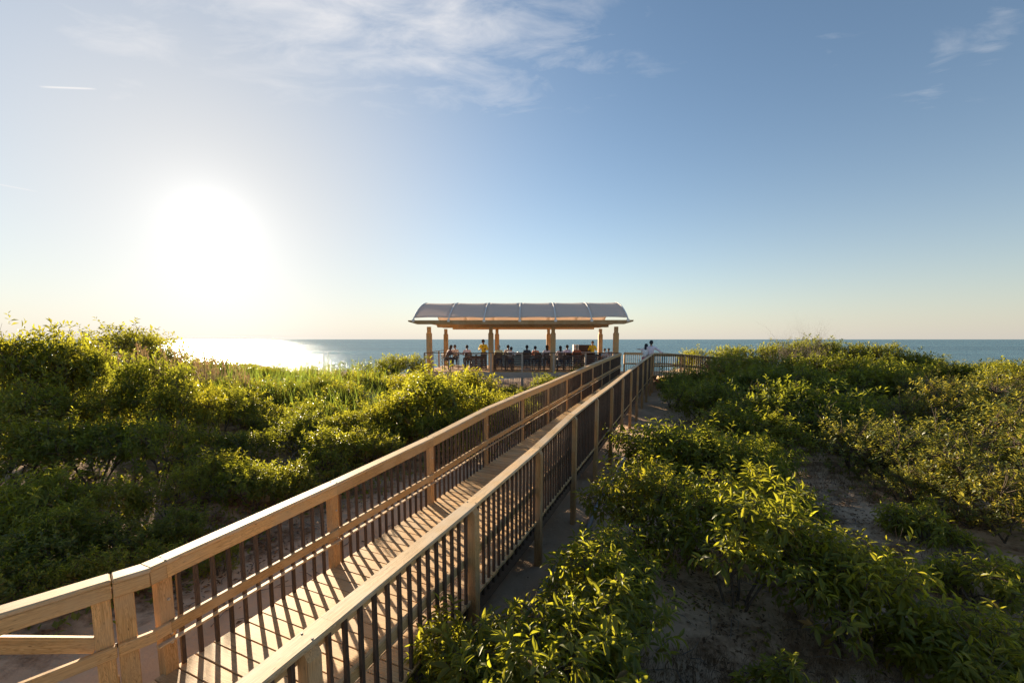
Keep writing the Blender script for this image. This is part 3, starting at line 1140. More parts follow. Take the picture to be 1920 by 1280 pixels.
# deck planks run front to back
pb = box_mesh('deck_board', DEPTH, 0.139, 0.036, M_DECK, 0.004)
nb = int(2 * HALF / 0.147)
for i in range(nb):
    pput('deck_board', pb, P(-HALF + 0.075 + i * 0.147, DEPTH / 2 + 0.03, ZDK - 0.018), (0, 1, 0))
for i in range(3):
    pput('fascia_board', box_mesh('fascia_board', 2 * HALF / 3 - 0.004, 0.04, 0.36, M_GREYWOOD, 0.004), P(-HALF + (i + 0.5) * 2 * HALF / 3, 0.0, ZDK - 0.20))
for sx_ in (-1, 1):
    pput('fascia_board', box_mesh('fascia_board', DEPTH, 0.04, 0.36, M_GREYWOOD, 0.004), P(sx_ * (HALF + 0.002), DEPTH / 2 + 0.03, ZDK - 0.20), (0, 1, 0))
for xx in (-5.6, -3.8, -1.9, 0, 1.9, 3.8, 5.6):
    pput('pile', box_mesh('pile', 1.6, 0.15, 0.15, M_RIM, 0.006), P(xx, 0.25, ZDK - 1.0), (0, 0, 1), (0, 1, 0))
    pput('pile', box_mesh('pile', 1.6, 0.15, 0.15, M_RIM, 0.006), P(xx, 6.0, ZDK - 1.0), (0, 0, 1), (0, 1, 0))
# posts, with a narrower neck and a chamfered shoulder at the top
FX = [-5.85, -1.96, 1.92, 5.80]


def pav_post(L):
    bm = bmesh.new()
    prof = [(0, 0.155), (L - 0.42, 0.155), (L - 0.36, 0.11), (L, 0.11)]
    rings = []
    for z, w in prof:
        rings.append([bm.verts.new((sx * w, sy * w, z)) for sx, sy in ((-1, -1), (1, -1), (1, 1), (-1, 1))])
    for a, b in zip(rings, rings[1:]):
        for k in range(4):
            bm.faces.new((a[k], a[(k + 1) % 4], b[(k + 1) % 4], b[k]))
    bm.faces.new(rings[0][::-1])
    bm.faces.new(rings[-1])
    bmesh.ops.bevel(bm, geom=[e for e in bm.edges if abs((e.verts[0].co - e.verts[1].co).z) > 1], offset=0.02, segments=1, affect='EDGES')
    bm.transform(Matrix.Rotation(R(-90), 4, 'Y') @ Matrix.Rotation(0, 4, 'X'))
    bm.transform(Matrix.Scale(-1, 4, (1, 0, 0)))
    return bm_mesh('post', bm, M_POST)


BEAM_B = 0.76
pm = pav_post(BEAM_B + 0.02 - ZDK + 0.3)
for yy in (0.55, 5.95):
    for xx in FX:
        pput('post', pm, P(xx, yy, ZDK - 0.3), (0, 0, 1), (0, 1, 0))
# beams
for yy in (0.55, 5.95):
    for s_ in (-1, 1):
        bm_ = pput('beam', box_mesh('beam', 10.6, 0.07, 0.24, M_POST, 0.006), P(0, yy + s_ * 0.145, BEAM_B + 0.10), (1, 0, 0))


def eave_mesh(L):
    """long eave beam with tapered ends"""
    bm = bmesh.new()
    h, w = 0.18, 0.05
    pr = [(-L / 2, 0.02), (-L / 2 + 0.03, -0.03), (-L / 2 + 0.55, -h), (L / 2 - 0.55, -h), (L / 2 - 0.03, -0.03), (L / 2, 0.02), (L / 2, 0.06), (-L / 2, 0.06)]
    a = [bm.verts.new((x, -w, z)) for x, z in pr]
    b = [bm.verts.new((x, w, z)) for x, z in pr]
    bm.faces.new(a)
    bm.faces.new(b[::-1])
    for i in range(len(pr)):
        bm.faces.new((a[i], b[i], b[(i + 1) % len(pr)], a[(i + 1) % len(pr)]))
    return bm_mesh('eave_beam', bm, M_POST)


EV_Y0, EV_Y1, EV_Z = -0.65, 7.15, 1.07
for yy in (EV_Y0, EV_Y1):
    pput('eave_beam', eave_mesh(13.35), P(-0.14, yy, EV_Z), (1, 0, 0))
for xx in FX + [-3.9, 0.0, 3.86]:
    pput('rafter', box_mesh('rafter', EV_Y1 - EV_Y0, 0.07, 0.14, M_POST, 0.005), P(xx, (EV_Y0 + EV_Y1) / 2, EV_Z - 0.04), (0, 1, 0))
# arched ribs and the canopy bays between them
NB = 6
RX = [-6.5 + 12.72 * i / NB for i in range(NB + 1)]
RISE = 1.27


def arch(f):
    """f 0..1 front to back -> (y, z)"""
    a = math.pi * (0.5 - f)
    y = EV_Y0 + (EV_Y1 - EV_Y0) * f
    s = math.sin(math.pi * f)
    return y, EV_Z + 0.10 + RISE * (s ** 0.82)


for xx in RX:
    pts = [P(0, *arch(i / 22)) - P(0, 0, 0) + Vector((0, 0, 0)) for i in range(23)]
    me = tube_mesh('rib', [(0, p.y, p.z) for p in pts], 0.045, 8, M_WHITE_STEEL)
    rib = pput('rib', me, P(xx, 0, 0), (1, 0, 0))
    for i in (0, 22):
        pl = obj('foot_plate', box_mesh('foot_plate', 0.16, 0.16, 0.16, M_WHITE_STEEL, 0.02), rib)
        pl.location = (0, pts[i].y, pts[i].z - 0.07)
for b_ in range(NB):
    x0_, x1_ = RX[b_], RX[b_ + 1]
    nu, nv = 9, 30
    vv = []
    for iu in range(nu):
        fu = iu / (nu - 1)
        for iv in range(nv):
            fv = 0.012 + 0.976 * iv / (nv - 1)
            y, z = arch(fv)
            sag = math.sin(math.pi * fu)
            z -= 0.022 * sag * (0.3 + math.sin(math.pi * fv))
            if iv in (0, nv - 1):
                z += 0.05 * sag
            vv.append((x0_ + (x1_ - x0_) * fu - (x0_ + x1_) / 2, y, z + 3.2 + 0.02))
    ii = np.arange(nu * nv).reshape(nu, nv)
    fc = np.stack((ii[:-1, :-1], ii[1:, :-1], ii[1:, 1:], ii[:-1, 1:]), -1).reshape(-1, 4)
    me = mesh_np('canopy_panel', np.array(vv), [fc], M_CANOPY, True)
    o = obj('canopy_panel', me, pav)
    o.location = ((x0_ + x1_) / 2, 0, 0)
    sm = o.modifiers.new('thickness', 'SOLIDIFY')
    sm.thickness = 0.008

# cable railing along the front and left side of the pavilion deck
crail = empty('cable_railing', 'thin cable railing with pale posts along the front of the pavilion deck', 'railing', loc=(PX, PY, -3.2), rz=PAV_YAW)
RT = -0.83
pput('top_rail', box_mesh('top_rail', 2 * HALF - 0.3, 0.09, 0.045, M_DARKWOOD, 0.005), P(0.0, 0.08, RT), (1, 0, 0), parent=crail)
pput('top_rail', box_mesh('top_rail', DEPTH, 0.09, 0.045, M_DARKWOOD, 0.005), P(-HALF + 0.09, DEPTH / 2 + 0.14, RT - 0.003), (0, 1, 0), parent=crail)
rp = box_mesh('post', RT - ZDK + 0.30, 0.10, 0.10, M_GREYWOOD, 0.006)
for xx in (-6.05, -5.55, -1.93, 0.0, 1.94, 3.88, 5.6):
    pput('post', rp, P(xx, 0.08 if xx != -5.55 else 0.079, (RT - 0.023 + ZDK - 0.3) / 2), (0, 0, 1), (0, 1, 0), parent=crail)
for yy in (2.2, 4.3, 6.3):
    pput('post', rp, P(-HALF + 0.09, yy, (RT - 0.026 + ZDK - 0.3) / 2), (0, 0, 1), (0, 1, 0), parent=crail)
cm = tube_mesh('cable', [(-HALF + 0.2, 0, 0), (0, 0, 0), (HALF - 0.2, 0, 0)], 0.006, 5, M_GALV)
cm2 = tube_mesh('cable', [(-DEPTH / 2, 0, 0), (0, 0, 0), (DEPTH / 2, 0, 0)], 0.006, 5, M_GALV)
for i in range(8):
    pput('cable', cm, P(0, 0.085, ZDK + 0.12 + i * 0.125), (1, 0, 0), parent=crail)
    pput('cable', cm2, P(-HALF + 0.092, DEPTH / 2 + 0.1, ZDK + 0.12 + i * 0.125), (0, 1, 0), parent=crail)


# ------------------------------------------------------------------ bar counter, tables, chairs, other furniture
def slat_counter(name, label, x0, x1, y, h, depth, cat='bar counter'):
    c = empty(name, label, cat, loc=PW((x0 + x1) / 2, y, ZDK), rz=PAV_YAW)
    L_ = x1 - x0
    obj('counter_top', box_mesh('counter_top', L_ + 0.1, depth, 0.05, M_DARKWOOD, 0.006), c, (0, 0, h - 0.025))
    sl = box_mesh('slat', L_, 0.03, 0.115, M_DARKWOOD, 0.004)
    z = 0.08
    while z < h - 0.09:
        obj('slat', sl, c, (0, -depth / 2 + 0.08, z))
        z += 0.125
    for f in (-0.5, -0.17, 0.17, 0.5):
        obj('leg', box_mesh('leg', 0.09, 0.09, h - 0.052, M_DARKWOOD, 0.005), c, (f * (L_ - 0.12), 0, (h - 0.052) / 2))
    return c


slat_counter('bar_counter', 'long dark wooden bar counter with slatted front behind the seated diners', -2.2, 5.3, 3.05, 1.10, 0.6)
slat_counter('back_counter', 'dark wooden counter beside the man in yellow near the second post', -3.55, -2.4, 2.6, 1.02, 0.5)
cab = empty('service_cabinet', 'white cabinet standing open next to the right-hand server in yellow', 'cabinet', loc=PW(4.15, 4.9, ZDK), rz=PAV_YAW)
obj('side_panel', box_mesh('side_panel', 0.38, 0.5, 1.62, M_WHITE, 0.01), cab, (-0.30, 0, 0.81))
obj('back_panel', box_mesh('back_panel', 1.2, 0.05, 1.60, M_DARKWOOD, 0.005), cab, (0.5, 0.28, 0.8))
obj('shelf', box_mesh('shelf', 1.18, 0.45, 0.04, M_WHITE, 0.005), cab, (0.5, 0.02, 1.05))


def make_table(label, x, y, h=1.05, w=1.3, d=0.75):
    t_ = empty('high_table', label, 'table', 'high tables on the deck', loc=PW(x, y, ZDK), rz=PAV_YAW)
    for i in range(5):
        obj('table_slat', box_mesh('table_slat', w, d / 5 - 0.008, 0.035, M_DARKWOOD, 0.004), t_, (0, -d / 2 + (i + 0.5) * d / 5, h - 0.018))
    for sx in (-1, 1):
        for sy in (-1, 1):
            obj('leg', box_mesh('leg', 0.06, 0.06, h - 0.037, M_DARKWOOD, 0.004), t_, (sx * (w / 2 - 0.08), sy * (d / 2 - 0.08), (h - 0.037) / 2))
    obj('foot_rail', box_mesh('foot_rail', w - 0.2, 0.04, 0.05, M_DARKWOOD, 0.004), t_, (0, 0, 0.22))
    return t_


make_table('dark high table between the leftmost trio of diners', -4.25, 1.75)
make_table('dark high table in front of the person in black at centre', 0.0, 2.15, w=2.4)
make_table('dark high table before the diner with light hair on the right', 3.2, 2.15, w=1.9)
make_table('dark high table before the person in the olive top', -1.5, 2.15, w=0.9)


def make_chair():
    parts = []
    w, d, sh = 0.46, 0.44, 0.74
    parts.append(('seat', box_mesh('seat', w, d, 0.045, M_DARKWOOD, 0.008), (0, 0, sh), (0, 0, 0)))
    for sx in (-1, 1):
        parts.append(('leg', box_mesh('leg', 0.042, 0.042, sh - 0.02, M_DARKWOOD, 0.004), (sx * (w / 2 - 0.03), d / 2 - 0.03, (sh - 0.02) / 2), (0, 0, 0)))
        parts.append(('leg', box_mesh('leg', 0.042, 0.042, sh + 0.40, M_DARKWOOD, 0.004), (sx * (w / 2 - 0.025), -d / 2 - 0.012, (sh + 0.40) / 2), (R(3), 0, 0)))
        parts.append(('arm', box_mesh('arm', 0.045, d, 0.03, M_DARKWOOD, 0.004), (sx * (w / 2 + 0.01), 0, sh + 0.22), (0, 0, 0)))
    for z in (0.08, 0.17, 0.26, 0.35):
        parts.append(('back_slat', box_mesh('back_slat', w - 0.06, 0.02, 0.07, M_DARKWOOD, 0.003), (0, -d / 2 - 0.03 - z * 0.05, sh + z), (R(3), 0, 0)))
    parts.append(('foot_rest', box_mesh('foot_rest', w - 0.08, 0.03, 0.03, M_DARKWOOD, 0.003), (0, d / 2 - 0.03, 0.28), (0, 0, 0)))
    return parts


CHAIR = make_chair()


def place_chair(x, y, yaw, label):
    """yaw 0: the sitter faces the sea (+y)"""
    c = empty('bar_chair', label, 'chair', 'dark wooden bar chairs on the pavilion deck', loc=PW(x, y, ZDK), rz=PAV_YAW + yaw)
    for nm, me, lo, ro in CHAIR:
        obj(nm, me, c, lo, ro)
    return c


# ------------------------------------------------------------------ people
M_SKIN = plain('skin', (0.42, 0.25, 0.17), 0.55, 0, 0.06)
M_SKIN2 = plain('skin_dark', (0.17, 0.09, 0.06), 0.55, 0, 0.06)
M_EYE = plain('eye', (0.03, 0.02, 0.02), 0.3)
_cloth = {}


def cloth(col):
    if col not in _cloth:
        _cloth[col] = plain('cloth_%d' % len(_cloth), col, 0.85, 0, 0.15, 9, 0.2)
    return _cloth[col]


def skin_mesh(name, chains, mat, root=0, levels=1):
    """chains: dict joint -> (pos, radius or (rx, ry)); edges list"""
    joints, edges = chains
    names = list(joints)
    me = bpy.data.meshes.new(name)
    me.from_pydata([joints[k][0] for k in names], [(names.index(a), names.index(b)) for a, b in edges], [])
    o = bpy.data.objects.new('tmp', me)
    COL.objects.link(o)
    md = o.modifiers.new('skin', 'SKIN')
    md.use_smooth_shade = True
    sv = me.skin_vertices[0].data
    for i, k in enumerate(names):
        r = joints[k][1]
        sv[i].radius = r if isinstance(r, tuple) else (r, r)
        sv[i].use_root = (i == root)
    ss = o.modifiers.new('sub', 'SUBSURF')
    ss.levels = ss.render_levels = levels
    dg = bpy.context.evaluated_depsgraph_get()
    ev = o.evaluated_get(dg)
    out = bpy.data.meshes.new_from_object(ev, depsgraph=dg)
    out.name = name
    out.materials.clear()
    out.materials.append(mat)
    for p in out.polygons:
        p.use_smooth = True
    bpy.data.objects.remove(o)
    return out


def person(label, x, y, z, yaw, pose='sit', shirt=(0.5, 0.5, 0.5), pants=(0.05, 0.06, 0.1), hair=(0.03, 0.02, 0.015), hair_len=0, skin=None, scale=1.0, lean=0.08,
           arms='table', sleeve=True, head_turn=0.0, world=False):
    skin = skin or M_SKIN
    loc = Vector((x, y, z)) if world else PW(x, y, z)
    o = empty('person', label, 'person', 'people on the deck', loc=loc, rz=yaw + PAV_YAW)
    o.scale = (scale,) * 3
    J_ = {}
    sit = pose == 'sit'
    hp = 0.78 if sit else 0.93
    J_['pelvis'] = ((0, 0, hp), (0.13, 0.11))
    J_['waist'] = ((0, lean * 0.35, hp + 0.18), (0.125, 0.10))
    J_['chest'] = ((0, lean, hp + 0.40), (0.155, 0.115))
    J_['neck0'] = ((0, lean * 1.25, hp + 0.53), (0.07, 0.065))
    J_['neck'] = ((0, lean * 1.35, hp + 0.59), 0.05)
    ed = [('pelvis', 'waist'), ('waist', 'chest'), ('chest', 'neck0'), ('neck0', 'neck')]
    hands = {}
    for s, nm in ((-1, 'l'), (1, 'r')):
        sh = Vector((s * 0.185, lean * 1.05, hp + 0.475))
        if arms == 'table':
            el = sh + Vector((s * 0.09, 0.12, -0.24))
            wr = el + Vector((-s * 0.10, 0.22, 0.02))
        elif arms == 'down':
            el = sh + Vector((s * 0.06, -0.02, -0.28))
            wr = el + Vector((s * 0.01, 0.06, -0.25))
        elif arms == 'rail':
            el = sh + Vector((s * 0.12, 0.16, -0.22))
            wr = el + Vector((-s * 0.02, 0.20, -0.06))
        elif arms == 'right_out':
            if s > 0:
                el = sh + Vector((0.22, 0.02, -0.17))
                wr = el + Vector((0.20, 0.08, -0.14))
            else:
                el = sh + Vector((-0.24, 0.02, -0.13))
                wr = el + Vector((-0.21, 0.06, 0.02))
        else:
            el = sh + Vector((s * 0.10, 0.02, -0.26))
            wr = el + Vector((-s * 0.12, 0.19, 0.06))
        J_['sh' + nm] = (tuple(sh), 0.062)
        J_['el' + nm] = (tuple(el), 0.045)
        J_['wr' + nm] = (tuple(wr), 0.03)
        hd = (wr - el).normalized()
        pm_ = wr + hd * 0.075
        J_['palm' + nm] = (tuple(pm_), (0.04, 0.022))
        ed += [('chest', 'sh' + nm), ('sh' + nm, 'el' + nm), ('el' + nm, 'wr' + nm), ('wr' + nm, 'palm' + nm)]
        sidev = hd.cross(Vector((0, 0, 1)))
        sidev = sidev.normalized() if sidev.length > 0.1 else Vector((1, 0, 0))
        for k in range(4):
            base = pm_ + sidev * (k - 1.5) * 0.019 + hd * 0.02
            tip = base + hd * (0.075 - 0.01 * abs(k - 1.3)) + Vector((0, 0, -0.025))
            J_['f%d%s' % (k, nm)] = (tuple(tip), 0.008)
            ed.append(('palm' + nm, 'f%d%s' % (k, nm)))
        th = pm_ + sidev * (0.05 * s) * -1 + hd * 0.02
        J_['th' + nm] = (tuple(th), 0.009)
        ed.append(('palm' + nm, 'th' + nm))
        hip = Vector((s * 0.095, 0, hp - 0.04))
        if sit:
            kn = hip + Vector((s * 0.05, 0.44, 0.02))
            an = kn + Vector((0, -0.04, -0.43))
        else:
            kn = hip + Vector((s * 0.01, 0.03, -0.42))
            an = kn + Vector((s * 0.01, -0.04, -0.39))
        toe = an + Vector((s * 0.02, 0.15, -0.045))
        J_['hip' + nm] = (tuple(hip), 0.085)
        J_['kn' + nm] = (tuple(kn), 0.06)
        J_['an' + nm] = (tuple(an), 0.04)
        J_['toe' + nm] = (tuple(toe), (0.045, 0.03))
        ed += [('pelvis', 'hip' + nm), ('hip' + nm, 'kn' + nm), ('kn' + nm, 'an' + nm), ('an' + nm, 'toe' + nm)]
    hc = Vector((0, lean * 1.5 + 0.02, hp + 0.72))
    J_['jaw'] = ((hc.x, hc.y + 0.035, hc.z - 0.07), (0.062, 0.06))
    J_['skull'] = ((hc.x, hc.y, hc.z + 0.02), (0.085, 0.095))
    J_['crown'] = ((hc.x, hc.y - 0.01, hc.z + 0.075), (0.055, 0.06))
    ed += [('neck', 'jaw'), ('jaw', 'skull'), ('skull', 'crown')]
    body = obj('body', skin_mesh('body', (J_, ed), skin), o)
    # face: nose, eyes, mouth, ears
    fb = bmesh.new()
    tube_bm(fb, [hc + Vector((0, 0.095, 0.03)), hc + Vector((0, 0.118, -0.015))], [0.008, 0.017], 6)
    for s in (-1, 1):
        tube_bm(fb, [hc + Vector((s * 0.083, -0.005, 0.03)), hc + Vector((s * 0.092, -0.012, -0.03))], [0.018, 0.013], 6)
    obj('nose_and_ears', bm_mesh('nose_and_ears', fb, skin, True), body)
    eb = bmesh.new()
    for s in (-1, 1):
        tube_bm(eb, [hc + Vector((s * 0.033, 0.088, 0.028)), hc + Vector((s * 0.033, 0.1, 0.028))], [0.012, 0.009], 6)
    tube_bm(eb, [hc + Vector((-0.025, 0.09, -0.052)), hc + Vector((0.025, 0.09, -0.052))], [0.006, 0.006], 5)
    obj('eyes_and_mouth', bm_mesh('eyes_and_mouth', eb, M_EYE), body)
    # hair: a shell over the skull, longer for long hair
    hb = bmesh.new()
    bmesh.ops.create_icosphere(hb, subdivisions=3, radius=1.0)
    for v in hb.verts:
        v.co = Vector((v.co.x * 0.101, v.co.y * 0.118, v.co.z * 0.122)) * (1 + 0.03 * math.sin(v.co.x * 37 + v.co.z * 29)) + hc + Vector((0, -0.014, 0.022))
    gone = [f for f in hb.faces if (f.calc_center_median().y - hc.y > 0.045 and f.calc_center_median().z - hc.z < 0.06) or f.calc_center_median().z - hc.z < -0.075]
    bmesh.ops.delete(hb, geom=gone, context='FACES')
    if hair_len:
        tube_bm(hb, [hc + Vector((0, -0.05, 0.02)), hc + Vector((0, -0.075, -0.10)), hc + Vector((0, -0.09, -0.17)), hc + Vector((0, -0.10, -0.19 - hair_len))], [0.085, 0.088, 0.08, 0.035], 10)
    obj('hair', bm_mesh('hair', hb, cloth(hair), True), o)
    # shirt
    SJ = {k: (J_[k][0], tuple(q + 0.022 for q in (J_[k][1] if isinstance(J_[k][1], tuple) else (J_[k][1],) * 2))) for k in ('pelvis', 'waist', 'chest', 'neck0')}
    se = [('pelvis', 'waist'), ('waist', 'chest'), ('chest', 'neck0')]
    SJ['neck0'] = (SJ['neck0'][0], (0.085, 0.08))
    for nm in 'lr':
        SJ['sh' + nm] = (J_['sh' + nm][0], 0.082)
        e_, w_ = Vector(J_['el' + nm][0]), Vector(J_['wr' + nm][0])
        SJ['el' + nm] = (tuple(e_), 0.062)
        se += [('chest', 'sh' + nm), ('sh' + nm, 'el' + nm)]
        if sleeve:
            SJ['cuff' + nm] = (tuple(e_.lerp(w_, 0.85)), 0.045)
            se.append(('el' + nm, 'cuff' + nm))
    obj('shirt', skin_mesh('shirt', (SJ, se), cloth(tuple(min(0.82, q * 1.3) for q in shirt))), o)
    TJ = {k: (J_[k][0], tuple(q + 0.016 for q in (J_[k][1] if isinstance(J_[k][1], tuple) else (J_[k][1],) * 2))) for k in ('pelvis', 'hipl', 'hipr', 'knl', 'knr')}
    te = [('pelvis', 'hipl'), ('pelvis', 'hipr'), ('hipl', 'knl'), ('hipr', 'knr')]
    for nm in 'lr':
        a_, b_ = Vector(J_['kn' + nm][0]), Vector(J_['an' + nm][0])
        TJ['hem' + nm] = (tuple(a_.lerp(b_, 0.85)), 0.058)
        te.append(('kn' + nm, 'hem' + nm))
    obj('trousers', skin_mesh('trousers', (TJ, te), cloth(pants)), o)
    return o


YEL, WHT, BLK, ORA, PNK, OLV, LIL = (0.70, 0.46, 0.03), (0.7, 0.66, 0.64), (0.035, 0.04, 0.05), (0.60, 0.22, 0.12), (0.7, 0.5, 0.5), (0.5, 0.45, 0.26), (0.42, 0.36, 0.46)
GREYH, BLOND, BRN = (0.38, 0.34, 0.28), (0.42, 0.30, 0.14), (0.06, 0.035, 0.02)


def sit_at(u, Yl, label, yaw=0.0, chair='', **kw):
    """u: image column of the sitter, Yl: distance behind the front edge"""
    xw = (u - UC) / FPX * ((PY + Yl) * PC + 1.0 * PS)
    xl = xw - PX + Yl * math.sin(PAV_YAW)
    place_chair(xl, Yl, yaw, chair)
    return person(label, xl, Yl, ZDK, yaw, 'sit', **kw)


sit_at(836, 1.7, 'person in a dark top leaning in at the left high table', R(-60), 'bar chair under the dark-clothed leftmost diner', shirt=(0.12, 0.08, 0.09), hair=BLK, hair_len=0.12, lean=0.22)
sit_at(853, 2.6, 'diner in a pale top behind the left high table', R(180), 'bar chair behind the left high table', shirt=(0.55, 0.45, 0.38), hair=BRN)
sit_at(876, 1.5, 'dark-haired diner in a pink-white shirt at right end of the left high table', R(20), 'bar chair at the right end of the left high table', shirt=(0.60, 0.47, 0.47), hair=BLK)
sit_at(935, 1.3, 'fair-haired diner in an olive top just right of the second front post', 0, 'bar chair holding the diner in olive', shirt=OLV, hair=GREYH)
sit_at(953, 1.9, 'diner in a dark top seated behind the white-shirted one', R(8), 'bar chair behind the white-shirted diner', shirt=(0.5, 0.4, 0.34), hair=BRN)
sit_at(956, 0.95, 'diner in a white shirt with back turned, bending left of centre', R(-10), 'bar chair carrying the white-shirted diner left of centre', shirt=WHT, hair=BLK, lean=0.3, scale=0.93)
sit_at(988, 1.2, 'person in a black top with dark hair at the centre of the pavilion', 0, 'bar chair at the centre below the person in black', shirt=(0.05, 0.05, 0.06), hair=BLK, skin=M_SKIN2)
sit_at(1006, 1.4, 'dark-haired diner in an orange-red top right of the person in black', R(20), 'bar chair below the diner in orange-red', shirt=ORA, hair=BLK, lean=0.16, scale=0.96)
sit_at(1026, 1.2, 'long-haired diner in a pale pink shirt left of the third front post', R(5), 'bar chair left of the third front post', shirt=(0.66, 0.54, 0.55), hair=BRN, hair_len=0.1)
sit_at(1051, 1.2, 'long dark-haired diner in pink right of the third front post', R(5), 'bar chair right of the third front post', shirt=PNK, hair=BLK, hair_len=0.2, scale=0.97)
sit_at(1064, 2.0, 'diner in a blue-grey shirt facing the sea between two others', R(10), 'bar chair below the blue-grey shirt', shirt=(0.36, 0.36, 0.48), hair=BRN, skin=M_SKIN2)
sit_at(1081, 1.2, 'grey-haired diner in a rust-red top on the right of the pavilion', R(-8), 'bar chair below the grey-haired diner', shirt=(0.34, 0.10, 0.05), hair=GREYH)


def stand_at(u, Yl, label, yaw, **kw):
    xw = (u - UC) / FPX * ((PY + Yl) * PC + 1.0 * PS)
    xl = xw - PX + Yl * math.sin(PAV_YAW)
    return person(label, xl, Yl, ZDK, yaw, 'stand', **kw)


stand_at(907, 3.3, 'standing server in a yellow shirt beside the second front post', R(170), shirt=YEL, hair=BLK, scale=1.12, arms='hold', skin=M_SKIN2)
stand_at(1110, 5.2, 'standing server in a yellow shirt by the white cabinet on the right', R(170), shirt=YEL, hair=BRN, scale=1.06, arms='hold')
sit_at(1132, 3.0, 'small diner in a striped grey top between the two rightmost posts', R(180), 'bar chair between the two rightmost posts', shirt=(0.4, 0.4, 0.42), hair=BLK, scale=0.85)
sit_at(1142, 3.8, 'dark-haired small diner beside the rightmost front post', R(120), 'bar chair beside the rightmost front post', shirt=(0.3, 0.33, 0.38), hair=BLK, scale=0.85)
cp = unproj(1210, 660, 24.2)
person('shorter dark-haired person in a white top and pink bottoms at the landing rail', cp.x, 24.2, ZDK, R(-35), 'stand', shirt=(0.72, 0.66, 0.64), pants=(0.5, 0.16, 0.2), hair=BLK, hair_len=0.08, scale=0.98, arms='rail', world=True)
cp = unproj(1220, 660, 24.05)
person('taller standing person in a lilac-white shirt with an arm out on the landing rail', cp.x, 24.05, ZDK, R(-25), 'stand', shirt=(0.56, 0.50, 0.56), pants=(0.35, 0.30, 0.26), hair=BLK, scale=1.09, arms='right_out', world=True)

# tableware and bottles on the tables
glass_me = None
bmg = bmesh.new()
tube_bm(bmg, [(0, 0, 0), (0, 0, 0.05), (0, 0, 0.12), (0, 0, 0.15)], [0.03, 0.034, 0.04, 0.038], 10)
glass_me = bm_mesh('drinking_glass', bmg, M_GLASS_W, True)
bmg = bmesh.new()
tube_bm(bmg, [(0, 0, 0), (0, 0, 0.012), (0, 0, 0.02)], [0.09, 0.10, 0.13], 14)
plate_me = bm_mesh('plate', bmg, M_GLASS_W, True)
bmg = bmesh.new()
tube_bm(bmg, [(0, 0, 0), (0, 0, 0.15), (0, 0, 0.2), (0, 0, 0.27)], [0.035, 0.036, 0.014, 0.013], 10)
bottle_me = bm_mesh('bottle', bmg, plain('dark_bottle', (0.04, 0.05, 0.03), 0.2), True)
TW = [(-4.5, 1.65, 1.05, 'plate', 'white plate on the left end of the left high table'), (-4.0, 1.8, 1.05, 'plate', 'white plate on the right half of the left high table'),
      (-4.2, 1.55, 1.05, 'glass', 'pale drinking glass on the left high table'),
      (-0.7, 2.0, 1.05, 'glass', 'pale drinking glass left on the long centre table'), (-0.3, 2.3, 1.05, 'glass', 'pale drinking glass amid the long centre table'),
      (0.1, 1.95, 1.05, 'plate', 'white plate at the middle of the long centre table'), (0.7, 2.1, 1.05, 'bottle', 'dark bottle on the right end of the centre table'),
      (2.6, 2.0, 1.05, 'plate', 'white plate on the right-hand high table'), (3.5, 2.1, 1.05, 'glass', 'pale drinking glass on the right-hand high table'),
      (-1.45, 2.1, 1.05, 'plate', 'white plate before the person in olive')]
for x_, y_, h_, kd, lab in TW:
    me = {'plate': plate_me, 'glass': glass_me, 'bottle': bottle_me}[kd]
    o = obj({'glass': 'drinking_glass'}.get(kd, kd), me, None, PW(x_, y_, ZDK + h_))
    tag(o, lab, {'glass': 'glass'}.get(kd, kd), 'tableware')

# ------------------------------------------------------------------ fence under the pavilion, poles, conduit
fence = empty('sand_fence', 'weathered picket sand fence in the shade below the pavilion deck', 'fence', loc=(0.5, 24.9, -3.4))
pk = [box_mesh('picket', 1.15 + 0.06 * i, 0.045, 0.014, M_GREYWOOD, 0.003) for i in range(3)]
for i in range(90):
    xx = -2.0 + i * 0.075
    o = put_in('picket', pk[i % 3], (xx, 24.75 + 0.05 * math.sin(xx * 1.3), -2.86 + random.uniform(-0.03, 0.03)), (random.uniform(-0.03, 0.03), 0, 1), (0, 1, 0), fence)
for zz in (-2.62, -3.0):
    put_in('wire', tube_mesh('wire', [(-3.4, 0, 0), (0, 0, 0), (3.4, 0, 0)], 0.006, 5, M_GALV), (1.35, 24.72, zz), (1, 0, 0), (0, 0, 1), fence)
pts = []
for q in np.linspace(4.2, 12.0, 14):
    w_ = W(NR + 0.32 + 0.03 * math.sin(q * 2.1), q, 0)
    pts.append((w_.x, w_.y, gz(w_.x, w_.y) + 0.05))
cnd = obj('conduit_pipe', tube_mesh('conduit_pipe', pts, 0.045, 8, M_PIPE))
tag(cnd, 'grey conduit pipe lying on sand along the right side of the boardwalk', 'pipe')
for i, (u, vt, vb) in enumerate(((513, 667, 690), (532, 668, 690), (568, 658, 690), (584, 664, 690), (606, 664, 690), (615, 662, 690))):
    Yp = 40.0 + i
    a, b = unproj(u, vt, Yp), unproj(u, vb + 30, Yp)
    o = obj('beach_pole', tube_mesh('beach_pole', [(0, 0, b.z - a.z), (random.uniform(-.04, .04), 0, (b.z - a.z) / 2), (0, 0, 0)], [0.028, 0.025, 0.02], 7, M_DEADBARK), None, a)
    tag(o, 'thin wooden pole, number %s from the left, in front of the glittering sea' % ('one', 'two', 'three', 'four', 'five', 'six')[i], 'pole', 'thin poles by the shore')

